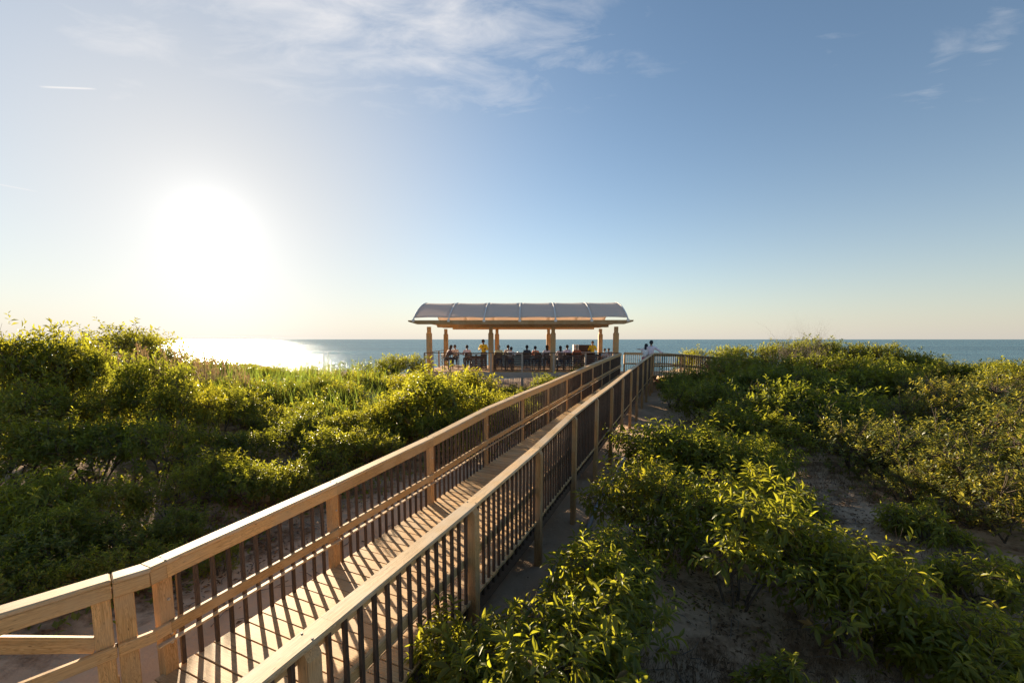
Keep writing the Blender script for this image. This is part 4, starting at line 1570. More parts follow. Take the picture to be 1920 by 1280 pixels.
# ------------------------------------------------------------------ vegetation
def leaf_template(kind):
    """unit leaf: x along 0..1, y across -0.5..0.5, z normal; returns verts, list of face arrays"""
    if kind == 'hi':
        st = [(0.0, 0.0), (0.22, 0.62), (0.5, 1.0), (0.78, 0.66), (1.0, 0.0)]
        v, rows = [], []
        for x, w in st:
            zc = -0.22 * x * x
            if w == 0:
                rows.append([len(v)])
                v.append((x, 0, zc))
            else:
                rows.append([len(v), len(v) + 1, len(v) + 2])
                v += [(x, -0.5 * w, zc + 0.13 * w), (x, 0, zc), (x, 0.5 * w, zc + 0.13 * w)]
        tri, quad = [], []
        b = rows[0][0]
        tri += [(b, rows[1][1], rows[1][0]), (b, rows[1][2], rows[1][1])]
        for r0, r1 in zip(rows[1:-2], rows[2:-1]):
            quad += [(r0[0], r0[1], r1[1], r1[0]), (r0[1], r0[2], r1[2], r1[1])]
        e, r = rows[-1][0], rows[-2]
        tri += [(r[0], r[1], e), (r[1], r[2], e)]
        return np.array(v, float), [np.array(tri), np.array(quad)]
    if kind == 'mid':
        v = [(0, 0, 0), (0.55, -0.5, 0.08), (0.5, 0, -0.05), (0.55, 0.5, 0.08), (1, 0, -0.14)]
        return np.array(v, float), [np.array([(0, 2, 1), (0, 3, 2), (1, 2, 4), (2, 3, 4)])]
    v = [(0, 0, 0), (0.5, -0.5, 0.05), (1, 0, -0.1), (0.5, 0.5, 0.05)]
    return np.array(v, float), [np.array([(0, 1, 2), (0, 2, 3)])]


def norm(a):
    return a / np.maximum(np.linalg.norm(a, axis=-1, keepdims=True), 1e-9)


def leaves_mesh(name, P_, D_, N_, Ln, Wd, tone, young, kind, mat):
    tv, tf = leaf_template(kind)
    D_ = norm(D_)
    S_ = norm(np.cross(N_, D_))
    N2 = np.cross(D_, S_)
    n = len(P_)
    curl = 1.0 + 0.0 * Ln
    v = (P_[:, None, :] + tv[None, :, 0:1] * (D_ * Ln[:, None])[:, None, :] + tv[None, :, 1:2] * (S_ * Wd[:, None])[:, None, :] + tv[None, :, 2:3] * (N2 * Ln[:, None])[:, None, :])
    m = len(tv)
    fl = [(f[None] + (np.arange(n) * m)[:, None, None]).reshape(-1, f.shape[1]) for f in tf]
    return mesh_np(name, v.reshape(-1, 3), fl, mat, kind == 'hi', {'tone': np.repeat(tone, m), 'young': np.repeat(young, m)})


def shrub_data(seed, h, w, nblob, ntip, leaves, ll, lw, droop=0.3, flat=0.75, low=0.0, spread=1.0):
    """lumpy crown: blobs in a dome, shoots on the blobs, leaves on the shoots"""
    g = np.random.default_rng(seed)
    blobs = []
    for i in range(nblob):
        a = 2 * math.pi * (i * 0.618 + g.uniform(-0.08, 0.08))
        rr = math.sqrt((i + 0.5) / nblob) * 0.78
        top = math.sqrt(max(0.0, 1 - rr * rr))
        zz = h * (0.22 + 0.58 * top * g.uniform(0.5, 1.2)) - low * h * rr
        br = w * 0.5 * g.uniform(0.17, 0.42) * spread
        blobs.append((rr * w / 2 * math.cos(a), rr * w / 2 * math.sin(a), max(zz, 0.18 * h), br))
    blobs = np.array(blobs)
    P_, D_, N_, L_, W_, T_, Y_ = [], [], [], [], [], [], []
    tips = []
    for bi, (bx, by, bz, br) in enumerate(blobs):
        n = int(ntip * (br / (w * 0.165)) ** 2 * g.uniform(0.8, 1.2))
        d = norm(g.normal(size=(n, 3)) + np.array((0, 0, 0.45)))
        rad = br * g.uniform(0.55, 1.15, (n, 1)) ** 0.7
        p = np.array((bx, by, bz)) + d * rad * np.array((1, 1, flat))
        lead = g.uniform(size=(n, 1)) < 0.2                  # long leaders that break the outline
        p = p + lead * norm(d * 0.6 + np.array((0, 0, 0.9))) * g.uniform(0.06, 0.32, (n, 1)) * (w / 2.4)
        p[:, 2] = np.maximum(p[:, 2], 0.05)
        out = norm(p - np.array((0, 0, h * 0.3)))
        sd_ = norm(d * 0.7 + out * 0.4 + np.array((0, 0, 0.45)) + g.normal(size=(n, 3)) * 0.35)
        tips.append((bi, p, sd_))
        m = leaves
        j = np.arange(m)
        sl = ll * g.uniform(0.9, 2.0, (n, 1, 1))
        f = (j / max(m - 1, 1))[None, :, None]
        pos = p[:, None, :] + sd_[:, None, :] * sl * (f - 0.6) + np.array((0, 0, -1.0)) * 0
        ref = norm(np.cross(sd_, np.array((0.3, 0.2, 0.9)) + g.normal(size=(n, 3)) * 0.2))
        ref2 = np.cross(sd_, ref)
        ang = j[None, :] * 2.4 + g.uniform(0, 6.28, (n, 1)) + g.normal(size=(n, m)) * 0.25
        rad_d = ref[:, None, :] * np.cos(ang)[..., None] + ref2[:, None, :] * np.sin(ang)[..., None]
        ld = norm(rad_d * 1.0 + sd_[:, None, :] * (0.25 + 0.9 * f) + np.array((0, 0, -droop)) * (1.1 - f) + g.normal(size=(n, m, 3)) * 0.18)
        nn = norm(sd_[:, None, :] * 0.6 + np.array((0, 0, 0.8)) - ld * 0.2 + g.normal(size=(n, m, 3)) * 0.28)
        size = g.uniform(0.5, 1.2, (n, m)) * g.uniform(0.75, 1.15, (n, 1)) * (1.0 - 0.35 * (f[..., 0] ** 3))
        depth = np.clip((rad / br - 0.55) / 0.6, 0, 1)
        P_.append(pos.reshape(-1, 3)); D_.append(ld.reshape(-1, 3)); N_.append(nn.reshape(-1, 3))
        L_.append((ll * size).ravel()); W_.append((lw * size * g.uniform(0.85, 1.15, (n, m))).ravel())
        T_.append(g.uniform(0, 1, (n, m)).ravel())
        yb = (g.uniform(0, 1, (n, 1)) < 0.45) * g.uniform(0.3, 1.0, (n, 1))
        Y_.append((np.clip(f[..., 0] * 1.4 - 0.4, 0, 1) * yb + g.uniform(0, 0.15, (n, m))).ravel())
    return dict(P=np.concatenate(P_), D=np.concatenate(D_), N=np.concatenate(N_), L=np.concatenate(L_), W=np.concatenate(W_), T=np.concatenate(T_), Y=np.concatenate(Y_),
                blobs=blobs, tips=tips, h=h, w=w, seed=seed, top=float(np.percentile(np.concatenate(P_)[:, 2], 99.0)))


def stems_mesh(name, dt, mat, twigs=14, r0=0.03, nstem=5):
    g = random.Random(dt['seed'])
    bm = bmesh.new()
    h = dt['h']
    fork = []
    for i in range(nstem):
        a = 6.283 * i / nstem + g.uniform(-0.4, 0.4)
        top = Vector((math.cos(a) * dt['w'] * 0.14, math.sin(a) * dt['w'] * 0.14, h * g.uniform(0.22, 0.34)))
        b0 = Vector((math.cos(a) * 0.06, math.sin(a) * 0.06, -0.25))
        mid = b0.lerp(top, 0.5) + Vector((g.uniform(-.05, .05), g.uniform(-.05, .05), 0))
        tube_bm(bm, [b0, mid, top], [r0, r0 * 0.85, r0 * 0.7], 6, False)
        fork.append(top)
    for bi, p, sd_ in dt['tips']:
        c = Vector(dt['blobs'][bi][:3])
        f = min(fork, key=lambda q: (q - c).length)
        m1 = f.lerp(c, 0.5) + Vector((g.uniform(-.08, .08), g.uniform(-.08, .08), g.uniform(-0.02, .08)))
        tube_bm(bm, [f, m1, c], [r0 * 0.65, r0 * 0.5, r0 * 0.33], 5, False)
        for q in range(min(twigs, len(p))):
            e = Vector(p[q])
            mm = c.lerp(e, 0.55) + Vector((g.uniform(-.03, .03), g.uniform(-.03, .03), g.uniform(-.02, .03)))
            tube_bm(bm, [c, mm, e], [r0 * 0.25, r0 * 0.17, r0 * 0.08], 4, False)
    # bare twigs that stick out past the leaves
    allp = [(bi, q) for bi, p, sd_ in dt['tips'] for q in p[:8]]
    for bi, q in g.sample(allp, min(46, len(allp))):
        c = Vector(dt['blobs'][bi][:3])
        e = c + (Vector(q) - c) * g.uniform(1.1, 1.3) + Vector((g.uniform(-.06, .06), g.uniform(-.06, .06), g.uniform(0, .1)))
        mm = c.lerp(e, 0.6) + Vector((g.uniform(-.05, .05), g.uniform(-.05, .05), g.uniform(-.02, .05)))
        tube_bm(bm, [c, mm, e], [r0 * 0.28, r0 * 0.2, r0 * 0.08], 4, False)
        e2 = mm + (e - mm) * 0.8 + Vector((g.uniform(-.12, .12), g.uniform(-.12, .12), g.uniform(0, .1)))
        tube_bm(bm, [mm, e2], [r0 * 0.16, r0 * 0.06], 4, False)
    return bm_mesh(name, bm, mat, True)


VAR = {}


def variant(key, mat, kind, twigs=14, r0=0.03, nstem=5, **kw):
    dt = shrub_data(**kw)
    fol = leaves_mesh('foliage', dt['P'], dt['D'], dt['N'], dt['L'], dt['W'], dt['T'], dt['Y'], kind, mat)
    VAR[key] = (dt, fol, stems_mesh('stem', dt, M_BARK, twigs, r0, nstem))


for i in range(4):
    variant('cherry%d' % i, M_CHERRY, 'hi', 10, 0.022, 5, seed=100 + i, h=1.45, w=2.1, nblob=13, ntip=26, leaves=10, ll=0.15, lw=0.048, droop=0.75, flat=0.8, low=0.25, spread=1.0)
for i in range(5):
    variant('bay%d' % i, M_BAY, 'mid', 10, 0.03, 5, seed=200 + i, h=1.6, w=2.5, nblob=12, ntip=40, leaves=9, ll=0.15, lw=0.060, droop=0.2, flat=0.95, spread=1.12)
for i in range(3):
    variant('oak%d' % i, M_OAK, 'mid', 14, 0.03, 5, seed=300 + i, h=1.7, w=2.6, nblob=14, ntip=42, leaves=9, ll=0.09, lw=0.046, droop=0.3, flat=0.85, spread=1.05)
for i in range(4):
    variant('far%d' % i, M_BAY, 'lo', 4, 0.035, 4, seed=400 + i, h=1.6, w=2.6, nblob=12, ntip=52, leaves=9, ll=0.13, lw=0.058, droop=0.15, flat=0.85, spread=1.1)

SHRUBS = []
LEAF_ME = []
for tn, yn in ((0.2, 0.05), (0.6, 0.15), (0.5, 0.5), (0.8, 0.9)):
    LEAF_ME.append(leaves_mesh('leaf', np.zeros((1, 3)), np.array([[1.0, 0, 0]]), np.array([[0, 0, 1.0]]), np.ones(1), np.ones(1), np.array([tn]), np.array([yn]), 'hi', M_CHERRY))


def front_shrub(label, X, Y, height, width, seed, group=None, nleaf=90, ntip=24, nblob=13):
    dt = shrub_data(seed=seed, h=1.45, w=2.1, nblob=nblob, ntip=ntip, leaves=10, ll=0.165, lw=0.05, droop=0.8, flat=0.8, low=0.25)
    sc_ = width / dt['w']
    zs = max(sc_ * 0.9, height / dt['top'])
    base = gz(X, Y) + height - dt['top'] * zs
    o = empty('shrub', label, 'shrub', group, loc=(X, Y, base))
    S3 = np.array((sc_, sc_, zs))
    P_ = dt['P'] * S3
    Pw = P_ + np.array((X, Y, base))
    far = np.linalg.norm(Pw, axis=1) - 0.25 * P_[:, 2]
    order = np.argsort(far)
    pick = order[:nleaf * 6:6]
    keep = np.ones(len(P_), bool)
    keep[pick] = False
    keep &= Pw[:, 2] > ground_z(Pw[:, 0], Pw[:, 1]) - 0.02
    k = keep
    f = obj('foliage', leaves_mesh('foliage', P_[k], dt['D'][k], dt['N'][k], dt['L'][k] * sc_ ** 0.3, dt['W'][k] * sc_ ** 0.3, dt['T'][k], dt['Y'][k], 'hi', M_CHERRY), o)
    f['kind'] = 'stuff'
    for q in pick:
        d = Vector(dt['D'][q]).normalized()
        sdv = Vector(dt['N'][q]).cross(d).normalized()
        n2 = d.cross(sdv)
        L_, W_ = float(dt['L'][q]), float(dt['W'][q])
        Mx_ = Matrix((d * L_, sdv * W_, n2 * L_)).transposed().to_4x4()
        Mx_.translation = Vector(P_[q])
        lf = obj('leaf', LEAF_ME[min(3, int(dt['Y'][q] * 3 + dt['T'][q] * 1.2))], o)
        lf.matrix_local = Mx_
    dt2 = dict(dt)
    dt2['blobs'] = dt['blobs'] * np.array((sc_, sc_, zs, sc_))
    dt2['tips'] = [(bi, p * S3, sd_) for bi, p, sd_ in dt['tips']]
    dt2['h'], dt2['w'] = dt['h'] * zs, dt['w'] * sc_
    obj('stem', stems_mesh('stem', dt2, M_BARK, 12, 0.02, 5), o)
    SHRUBS.append((X, Y, width / 2))
    return o


def shrub(label, X, Y, height, width, kind, group=None, name='shrub', rot=None, cat='shrub', sink=0.0):
    ks = [k for k in VAR if k.startswith(kind)]
    key = ks[len(SHRUBS) % len(ks)]
    dt, fol, stm = VAR[key]
    sc_ = width / dt['w']
    zs = max(sc_, height / dt['top'])
    base = gz(X, Y) + height - dt['top'] * zs              # a young shrub half buried in blown sand keeps its rounded top
    o = empty(name, label, cat, group, loc=(X, Y, base), rz=random.uniform(0, 6.28) if rot is None else rot)
    o.scale = (sc_, sc_ * random.uniform(0.92, 1.08), zs)
    obj('stem', stm, o)
    f = obj('foliage', fol, o)
    f['kind'] = 'stuff'
    SHRUBS.append((X, Y, width / 2))
    return o


def shrub_at(u, vtop, Y, width, kind, label, **kw):
    """a shrub whose crown top stands at image column u, row vtop at distance Y"""
    p = unproj(u, vtop, Y)
    return shrub(label, p.x, Y, max(0.5, p.z - gz(p.x, Y)), width, kind, **kw)


GL, GR, GF = 'shrubs on the left dune', 'shrubs on the right dune', 'leafy shrubs beside the boardwalk'
# foreground, right of the boardwalk
front_shrub('glossy long-leaved shrub pressed against the right railing at the bottom of the frame', 0.30, 2.8, 1.05, 1.7, 501, GF, 110)
front_shrub('long-leaved shrub hugging the right railing halfway between the two nearest posts', 0.80, 3.8, 1.10, 1.7, 502, GF, 110)
front_shrub('bright long-leaved shrub reaching up to the third post of the right railing', 1.2, 4.75, 1.05, 1.5, 503, GF)
front_shrub('low leafy shrub at the bottom edge just right of the railing', 1.15, 2.55, 0.75, 1.2, 504, GF, 110)
front_shrub('tall drooping-leaved shrub in the middle of the right foreground', 2.95, 5.1, 1.65, 2.1, 505, GF, 120)
front_shrub('drooping-leaved shrub nearest the bare post bases on the right', 2.2, 6.4, 1.6, 1.8, 506, GF)
front_shrub('shrub with yellow-green shoot tips behind the tall foreground one', 3.5, 6.3, 1.55, 1.8, 507, GF)
front_shrub('leafy shrub with hanging outer leaves at the right of the foreground clump', 3.9, 4.45, 1.3, 1.7, 508, GF, 110)
front_shrub('low shrub with large hanging leaves in the lower right', 4.5, 3.8, 1.0, 1.4, 509, GF)
front_shrub('small leafy shrub at the bottom centre right of the sandy gap', 2.4, 3.3, 0.62, 0.9, 510, GF, 60, 16, 9)
front_shrub('leafy shrub poking through the balusters at the bottom of the right railing', -0.36, 3.2, 0.85, 1.0, 512, GF, 90, 22, 10)
front_shrub('narrow leafy shrub between the railing and the clump at the bottom', -0.12, 2.85, 0.8, 0.95, 513, GF, 60, 20, 8)
front_shrub('low plant in the shade of the sandy strip at lower right', 6.3, 5.2, 0.65, 1.4, 514, GF, 40, 16, 9)
front_shrub('low plant with thin shoots farther up the sandy strip', 6.9, 6.6, 0.6, 1.3, 515, GF, 40, 16, 9)
front_shrub('low plant at the right end of the shaded sand', 7.4, 5.0, 0.65, 1.5, 516, GF, 40, 16, 9)
front_shrub('low plant in the bottom right corner', 6.2, 4.0, 0.6, 1.3, 517, GF, 40, 16, 9)
front_shrub('bright shrub in the gap behind the foreground clump', 4.7, 6.7, 1.0, 1.5, 518, GF, 60, 20, 10)
shrub('rounded shrub on the near side of the sandy strip, right of the mid-distance clump', 5.6, 9.3, 1.1, 1.9, 'cherry', GF)
shrub('rounded shrub at the upper end of the sandy strip', 6.9, 10.9, 1.2, 2.0, 'cherry', GF)
shrub('low shrub on the far side of the sandy strip', 8.0, 8.0, 0.8, 1.5, 'oak', GF)
front_shrub('small sprawling plant near the bottom right corner', 5.4, 3.9, 0.5, 1.0, 511, GF, 60, 14, 9)
shrub_at(1255, 797, 9.4, 2.6, 'cherry', 'rounded sunlit shrub right beside the middle right-hand posts', group=GF)
shrub_at(1345, 803, 8.9, 2.2, 'cherry', 'rounded sunlit shrub second from the right-hand posts', group=GF)
shrub_at(1420, 835, 8.4, 1.6, 'cherry', 'low bright shrub on the outer end of the mid-distance clump', group=GF)
# right slope, nearer oak scrub
for (u, v, Y, w, k, lab) in (
        (1640, 780, 9.8, 3.0, 'oak', 'yellow-green scrub bush overhanging the bare sandy strip'),
        (1735, 800, 8.6, 2.8, 'oak', 'sprawling scrub bush with twiggy olive leaves right of the sandy strip'),
        (1880, 760, 8.8, 3.0, 'oak', 'olive scrub bush cut by the right frame edge at mid height'),
        (1830, 850, 7.3, 2.4, 'oak', 'olive scrub bush below the one at the right frame edge'),
        (1930, 900, 6.6, 2.2, 'oak', 'dark scrub bush at the right frame edge above the bare corner'),
        (1760, 715, 12.5, 3.4, 'oak', 'broad olive bush high on the right slope'),
        (1905, 700, 12.0, 3.4, 'oak', 'broad bush at the right frame edge just below the sea'),
        (1600, 735, 13.0, 3.2, 'bay', 'domed bush in the middle of the right slope'),
        (1470, 718, 12.6, 3.4, 'bay', 'pale-topped bush standing alone left of the shadowed hollow'),
        (1385, 760, 11.8, 2.2, 'bay', 'shaded bush at the foot of the pale-topped one'),
        (1330, 715, 15.5, 2.8, 'bay', 'dark bush beside the sandy patch under the boardwalk'),
        (1265, 705, 18.5, 2.2, 'bay', 'dark bush touching the far right-hand posts'),
        (1405, 690, 17.5, 3.2, 'bay', 'broad shaded bush below the beach ramp railing'),
        (1530, 690, 16.5, 3.4, 'bay', 'broad bush above the shadowed hollow'),
        (1650, 685, 17.0, 3.4, 'bay', 'broad bush midway up the right slope'),
        (1300, 690, 21.0, 2.6, 'bay', 'dark bush in front of the beach ramp railing'),
        (1370, 664, 21.5, 3.2, 'far', 'sunlit bush overlapping the outer end of the ramp railing'),
        (1300, 655, 27.5, 3.0, 'far', 'sunlit crest bush directly right of the standing couple'),
        (1385, 650, 27.0, 3.2, 'far', 'sunlit crest bush behind the ramp railing end'),
        (1455, 642, 25.5, 3.4, 'far', 'crest bush around the bare grey twigs'),
        (1515, 634, 25.0, 3.2, 'far', 'tallest crest bush on the right, breaking the horizon'),
        (1580, 642, 25.0, 3.4, 'far', 'crest bush right of the tallest one'),
        (1645, 645, 24.0, 3.0, 'far', 'rounded crest bush against the blue sea'),
        (1710, 658, 23.0, 3.2, 'far', 'crest bush sloping down towards the right'),
        (1770, 675, 21.0, 3.2, 'far', 'low crest bush below the open sea on the right'),
        (1850, 682, 19.5, 3.2, 'far', 'low crest bush near the right frame edge'),
        (1930, 678, 18.0, 3.2, 'far', 'crest bush cut by the right frame edge'),
        (1700, 700, 16.0, 3.0, 'oak', 'olive bush between the crest and the sandy strip'),
        (1820, 715, 14.5, 3.0, 'oak', 'olive bush under the crest at far right'),
        (1560, 665, 20.5, 3.2, 'bay', 'bush filling the slope under the tallest crest bush'),
        (1460, 668, 21.0, 3.0, 'bay', 'bush filling the slope under the bare twigs'),
        (1640, 668, 20.0, 3.2, 'bay', 'bush filling the slope under the rounded crest bush')):
    shrub_at(u, v, Y, w, k, lab, group=GR)
# left dune
g_l = random.Random(3)
for (u, v, Y, w, k, lab) in (
        (70, 632, 9.6, 3.0, 'bay', 'big bright bush topping the dune at the left frame edge'),
        (-50, 622, 9.0, 2.8, 'bay', 'bush cut by the left frame edge near the horizon'),
        (150, 650, 10.2, 2.4, 'bay', 'rounded bush right of the big one at the left frame edge'),
        (235, 612, 20.0, 4.6, 'far', 'dome-crowned tree rising above the horizon under the sun'),
        (330, 652, 19.0, 4.4, 'far', 'low sun-hazed bush right of the dome-crowned tree'),
        (410, 676, 20.5, 3.8, 'far', 'low crest bush in front of the brightest sea glare'),
        (500, 692, 20.5, 3.2, 'far', 'low crest bush left of the glittering water'),
        (575, 692, 21.0, 3.2, 'far', 'low crest bush under the thin shore poles'),
        (640, 690, 21.0, 3.2, 'far', 'low crest bush midway to the pavilion'),
        (700, 676, 23.0, 3.2, 'far', 'low crest bush just left of the pavilion'),
        (755, 666, 24.6, 3.0, 'far', 'dark bush touching the left corner of the pavilion deck'),
        (690, 700, 18.0, 2.8, 'bay', 'bush in the dip left of the pavilion'),
        (770, 700, 16.5, 2.4, 'cherry', 'sunlit bush in front of the left end of the pavilion deck'),
        (870, 696, 15.0, 2.4, 'cherry', 'bright bush below the pavilion diners'),
        (815, 695, 11.8, 3.2, 'cherry', 'bright round bush left of the upper ramp railing'),
        (885, 722, 12.2, 2.0, 'cherry', 'bright bush leaning on the upper ramp railing'),
        (742, 735, 11.4, 2.0, 'cherry', 'bush with yellow tips below the bright round one'),
        (835, 770, 10.4, 1.6, 'bay', 'dark bush close behind the ramp railing'),
        (1000, 724, 17.6, 1.2, 'far', 'small bush by the picket fence beneath the deck'),
        (1030, 702, 20.0, 1.8, 'far', 'dark bush between the pavilion and the upper ramp railing'),
        (1085, 690, 21.6, 1.8, 'far', 'sunlit dark bush under the right half of the pavilion'),
        (285, 690, 9.6, 2.0, 'bay', 'bush with a rounded sunlit top in front of the dry reeds'),
        (345, 735, 9.0, 1.8, 'bay', 'bush in front of the green reeds at left'),
        (175, 715, 8.8, 2.0, 'bay', 'tall shaded bush below the rounded one at left'),
        (40, 712, 8.0, 2.2, 'bay', 'shaded bush below the big one at the left frame edge'),
        (50, 800, 6.8, 2.0, 'bay', 'dark leafy bush at the left frame edge at mid height'),
        (170, 800, 7.2, 2.0, 'bay', 'dark leafy bush in the middle of the left slope'),
        (285, 805, 7.4, 1.8, 'bay', 'dark leafy bush left of the pale twigs'),
        (410, 738, 10.4, 1.9, 'bay', 'sunlit bush with bright tips behind the pale twigs'),
        (500, 758, 11.0, 2.0, 'bay', 'bush among the green reed blades'),
        (590, 750, 11.4, 2.2, 'bay', 'bush right of the green reed blades'),
        (660, 770, 10.4, 1.9, 'bay', 'shaded bush behind the pale twigs'),
        (620, 815, 8.4, 1.9, 'bay', 'dark low bush behind the second rail post'),
        (470, 862, 6.9, 1.3, 'cherry', 'upright bush with pale sunlit leaf tips left of the railing'),
        (395, 870, 7.0, 1.6, 'bay', 'dark bush under the pale twigs'),
        (310, 878, 6.3, 1.3, 'cherry', 'bush with a pale sunlit spray in the left foreground'),
        (190, 905, 5.8, 1.6, 'bay', 'dark foreground bush on the left slope'),
        (60, 900, 5.6, 1.7, 'bay', 'dark foreground bush at the left frame edge'),
        (85, 985, 4.8, 1.4, 'bay', 'low dark bush at left above the gate'),
        (225, 965, 5.2, 1.3, 'bay', 'upright dark bush above the joint of gate and railing'),
        (335, 955, 5.6, 1.2, 'cherry', 'bush just beyond the first span of the left railing'),
        (10, 1060, 4.2, 1.2, 'bay', 'low dark bush behind the gate at the frame edge'),
        (160, 1042, 4.4, 1.0, 'cherry', 'fern-like bush with a yellow tip behind the gate'),
        (300, 1035, 4.9, 0.9, 'cherry', 'small bush seen through the first balusters'),
        (410, 1060, 5.1, 0.7, 'cherry', 'sprig seen through the balusters beside the first rail post'),
        (560, 792, 9.6, 1.9, 'bay', 'bush in the shaded hollow below the green reed blades'),
        (455, 800, 8.8, 1.7, 'bay', 'bush left of the shaded hollow'),
        (360, 800, 8.2, 1.7, 'bay', 'bush straight below the reed edge at left'),
        (700, 798, 9.8, 1.6, 'cherry', 'leafy bush in the gap left of the third rail post'),
        (640, 715, 14.5, 2.4, 'bay', 'round bush among the reeds left of the pavilion'),
        (545, 716, 14.5, 2.4, 'bay', 'round bush among the reeds under the shore poles'),
        (460, 712, 14.0, 2.4, 'bay', 'round bush where dry and green reeds meet'),
        (120, 960, 5.0, 1.1, 'cherry', 'spray of larger leaves in the dark lower left'),
        (30, 960, 5.2, 1.2, 'cherry', 'spray of larger leaves at the left frame edge'),
        (695, 812, 9.0, 1.8, 'bay', 'dark bush hugging the left railing near its third post'),
        (545, 868, 7.3, 1.5, 'bay', 'low dark bush beside the sandy strip left of the railing')):
    if Y < 13 and u < 700:
        v, w = v + g_l.uniform(-22, 8), w * g_l.uniform(0.72, 0.9)
    if Y < 8.5 and k == 'bay' and g_l.random() < 0.6:
        k = 'cherry'
    shrub_at(u, v, Y, w, k, lab, group=GL)


# fillers that nothing tells apart
def clear(X, Y, r):
    n, t_ = to_nt(X, Y)
    if NL - (1.5 if t_ < 8.5 else 0.7) - r * 0.5 < n < NR + 0.9 + r * 0.5:
        return False
    if -7.5 < X < 16 and 22.3 < Y < 33:
        return False
    if X > 0 and Y < 11.5 and X < 8.5:
        return False
    if X > 0 and Y < 6.5:
        return False
    return True


g_ = random.Random(5)
cnt = {'l': 0, 'r': 0}
tries = 0
while (cnt['l'] < 28 or cnt['r'] < 36) and tries < 4000:
    tries += 1
    side = g_.choice('lr')
    Y = g_.uniform(11 if side == 'l' else 8, 31)
    if cnt[side] >= (28 if side == 'l' else 36):
        continue
    umax = 1.42
    X = g_.uniform(-umax * Y - 1, 1.0) if side == 'l' else g_.uniform(0.5, umax * Y + 1)
    w = g_.uniform(1.7, 2.6)
    if not clear(X, Y, w / 2):
        continue
    if any((X - a) ** 2 + (Y - b) ** 2 < (0.42 * (w / 2 + c)) ** 2 for a, b, c in SHRUBS):
        continue
    hgt = g_.uniform(0.6, 1.0)
    uu, vv_ = proj((X, Y, gz(X, Y) + hgt + 0.15))
    if vv_ < (694 if side == 'l' else 662):
        continue
    kd = 'far' if Y > 17 else ('oak' if side == 'r' and X > 6 else 'bay')
    shrub('low leafy shrub filling gaps among taller ones on the %s dune' % ('left' if side == 'l' else 'right'), X, Y, hgt, w, kd, 'low filler shrubs on the %s dune' % ('left' if side == 'l' else 'right'))
    cnt[side] += 1


# ------------------------------------------------------------------ bare twiggy shrubs
def twig_shrub(label, X, Y, h, w, seed, n=26, r0=0.012, upright=0.8):
    g = random.Random(seed)
    bm = bmesh.new()

    def grow(p, d, L, r, lev):
        pts, rr = [p], [r]
        q, dd = p.copy(), d.copy()
        for i in range(4):
            dd = (dd + Vector((g.uniform(-.28, .28), g.uniform(-.28, .28), g.uniform(-.12, .22)))).normalized()
            q = q + dd * L / 4
            pts.append(q.copy())
            rr.append(r * (1 - 0.17 * (i + 1)))
        tube_bm(bm, pts, rr, 5 if lev == 0 else 4, False)
        if lev < 3:
            for k_ in range(3 if lev < 2 else 2):
                i = g.randint(1, 4)
                nd_ = (dd + Vector((g.uniform(-.9, .9), g.uniform(-.9, .9), g.uniform(-.2, .7)))).normalized()
                grow(pts[i], nd_, L * g.uniform(0.5, 0.75), rr[i] * 0.6, lev + 1)
    for i in range(n):
        a = g.uniform(0, 6.28)
        d = Vector((math.cos(a) * (1 - upright) * 1.4, math.sin(a) * (1 - upright) * 1.4, upright)).normalized()
        grow(Vector((math.cos(a) * w * 0.12, math.sin(a) * w * 0.12, -0.1)), d, h * g.uniform(0.35, 0.55), r0 * g.uniform(0.6, 1.1), 0)
    o = empty('bare_shrub', label, 'dead shrub', 'bare twiggy shrubs', loc=(X, Y, gz(X, Y)))
    obj('branch', bm_mesh('branch', bm, M_DEADBARK, True), o)['kind'] = 'stuff'
    return o


p = unproj(1440, 636, 24.2)
twig_shrub('bare grey twigs standing above the right crest bushes against the sea', p.x, 22.6, 4.0, 2.2, 1, 18, 0.018, 0.85)
p = unproj(1490, 640, 23.6)
twig_shrub('bare pale twigs beside the tallest crest bush on the right', p.x, 22.2, 4.2, 1.8, 2, 18, 0.016, 0.85)
p = unproj(520, 840, 8.4)
twig_shrub('pale dead branches spreading low among dark bushes on the left slope', p.x, 8.4, 1.5, 1.6, 3, 5, 0.014, 0.45)
p = unproj(1860, 720, 10.8)
twig_shrub('dead twigs poking out of the bushes near the right frame edge', p.x, 10.8, 2.2, 1.6, 4, 7, 0.014, 0.6)
p = unproj(1330, 830, 8.0)
twig_shrub('fine dry twigs inside the rounded sunlit shrubs by the posts', p.x, 7.9, 1.2, 1.2, 6, 8, 0.008, 0.5)


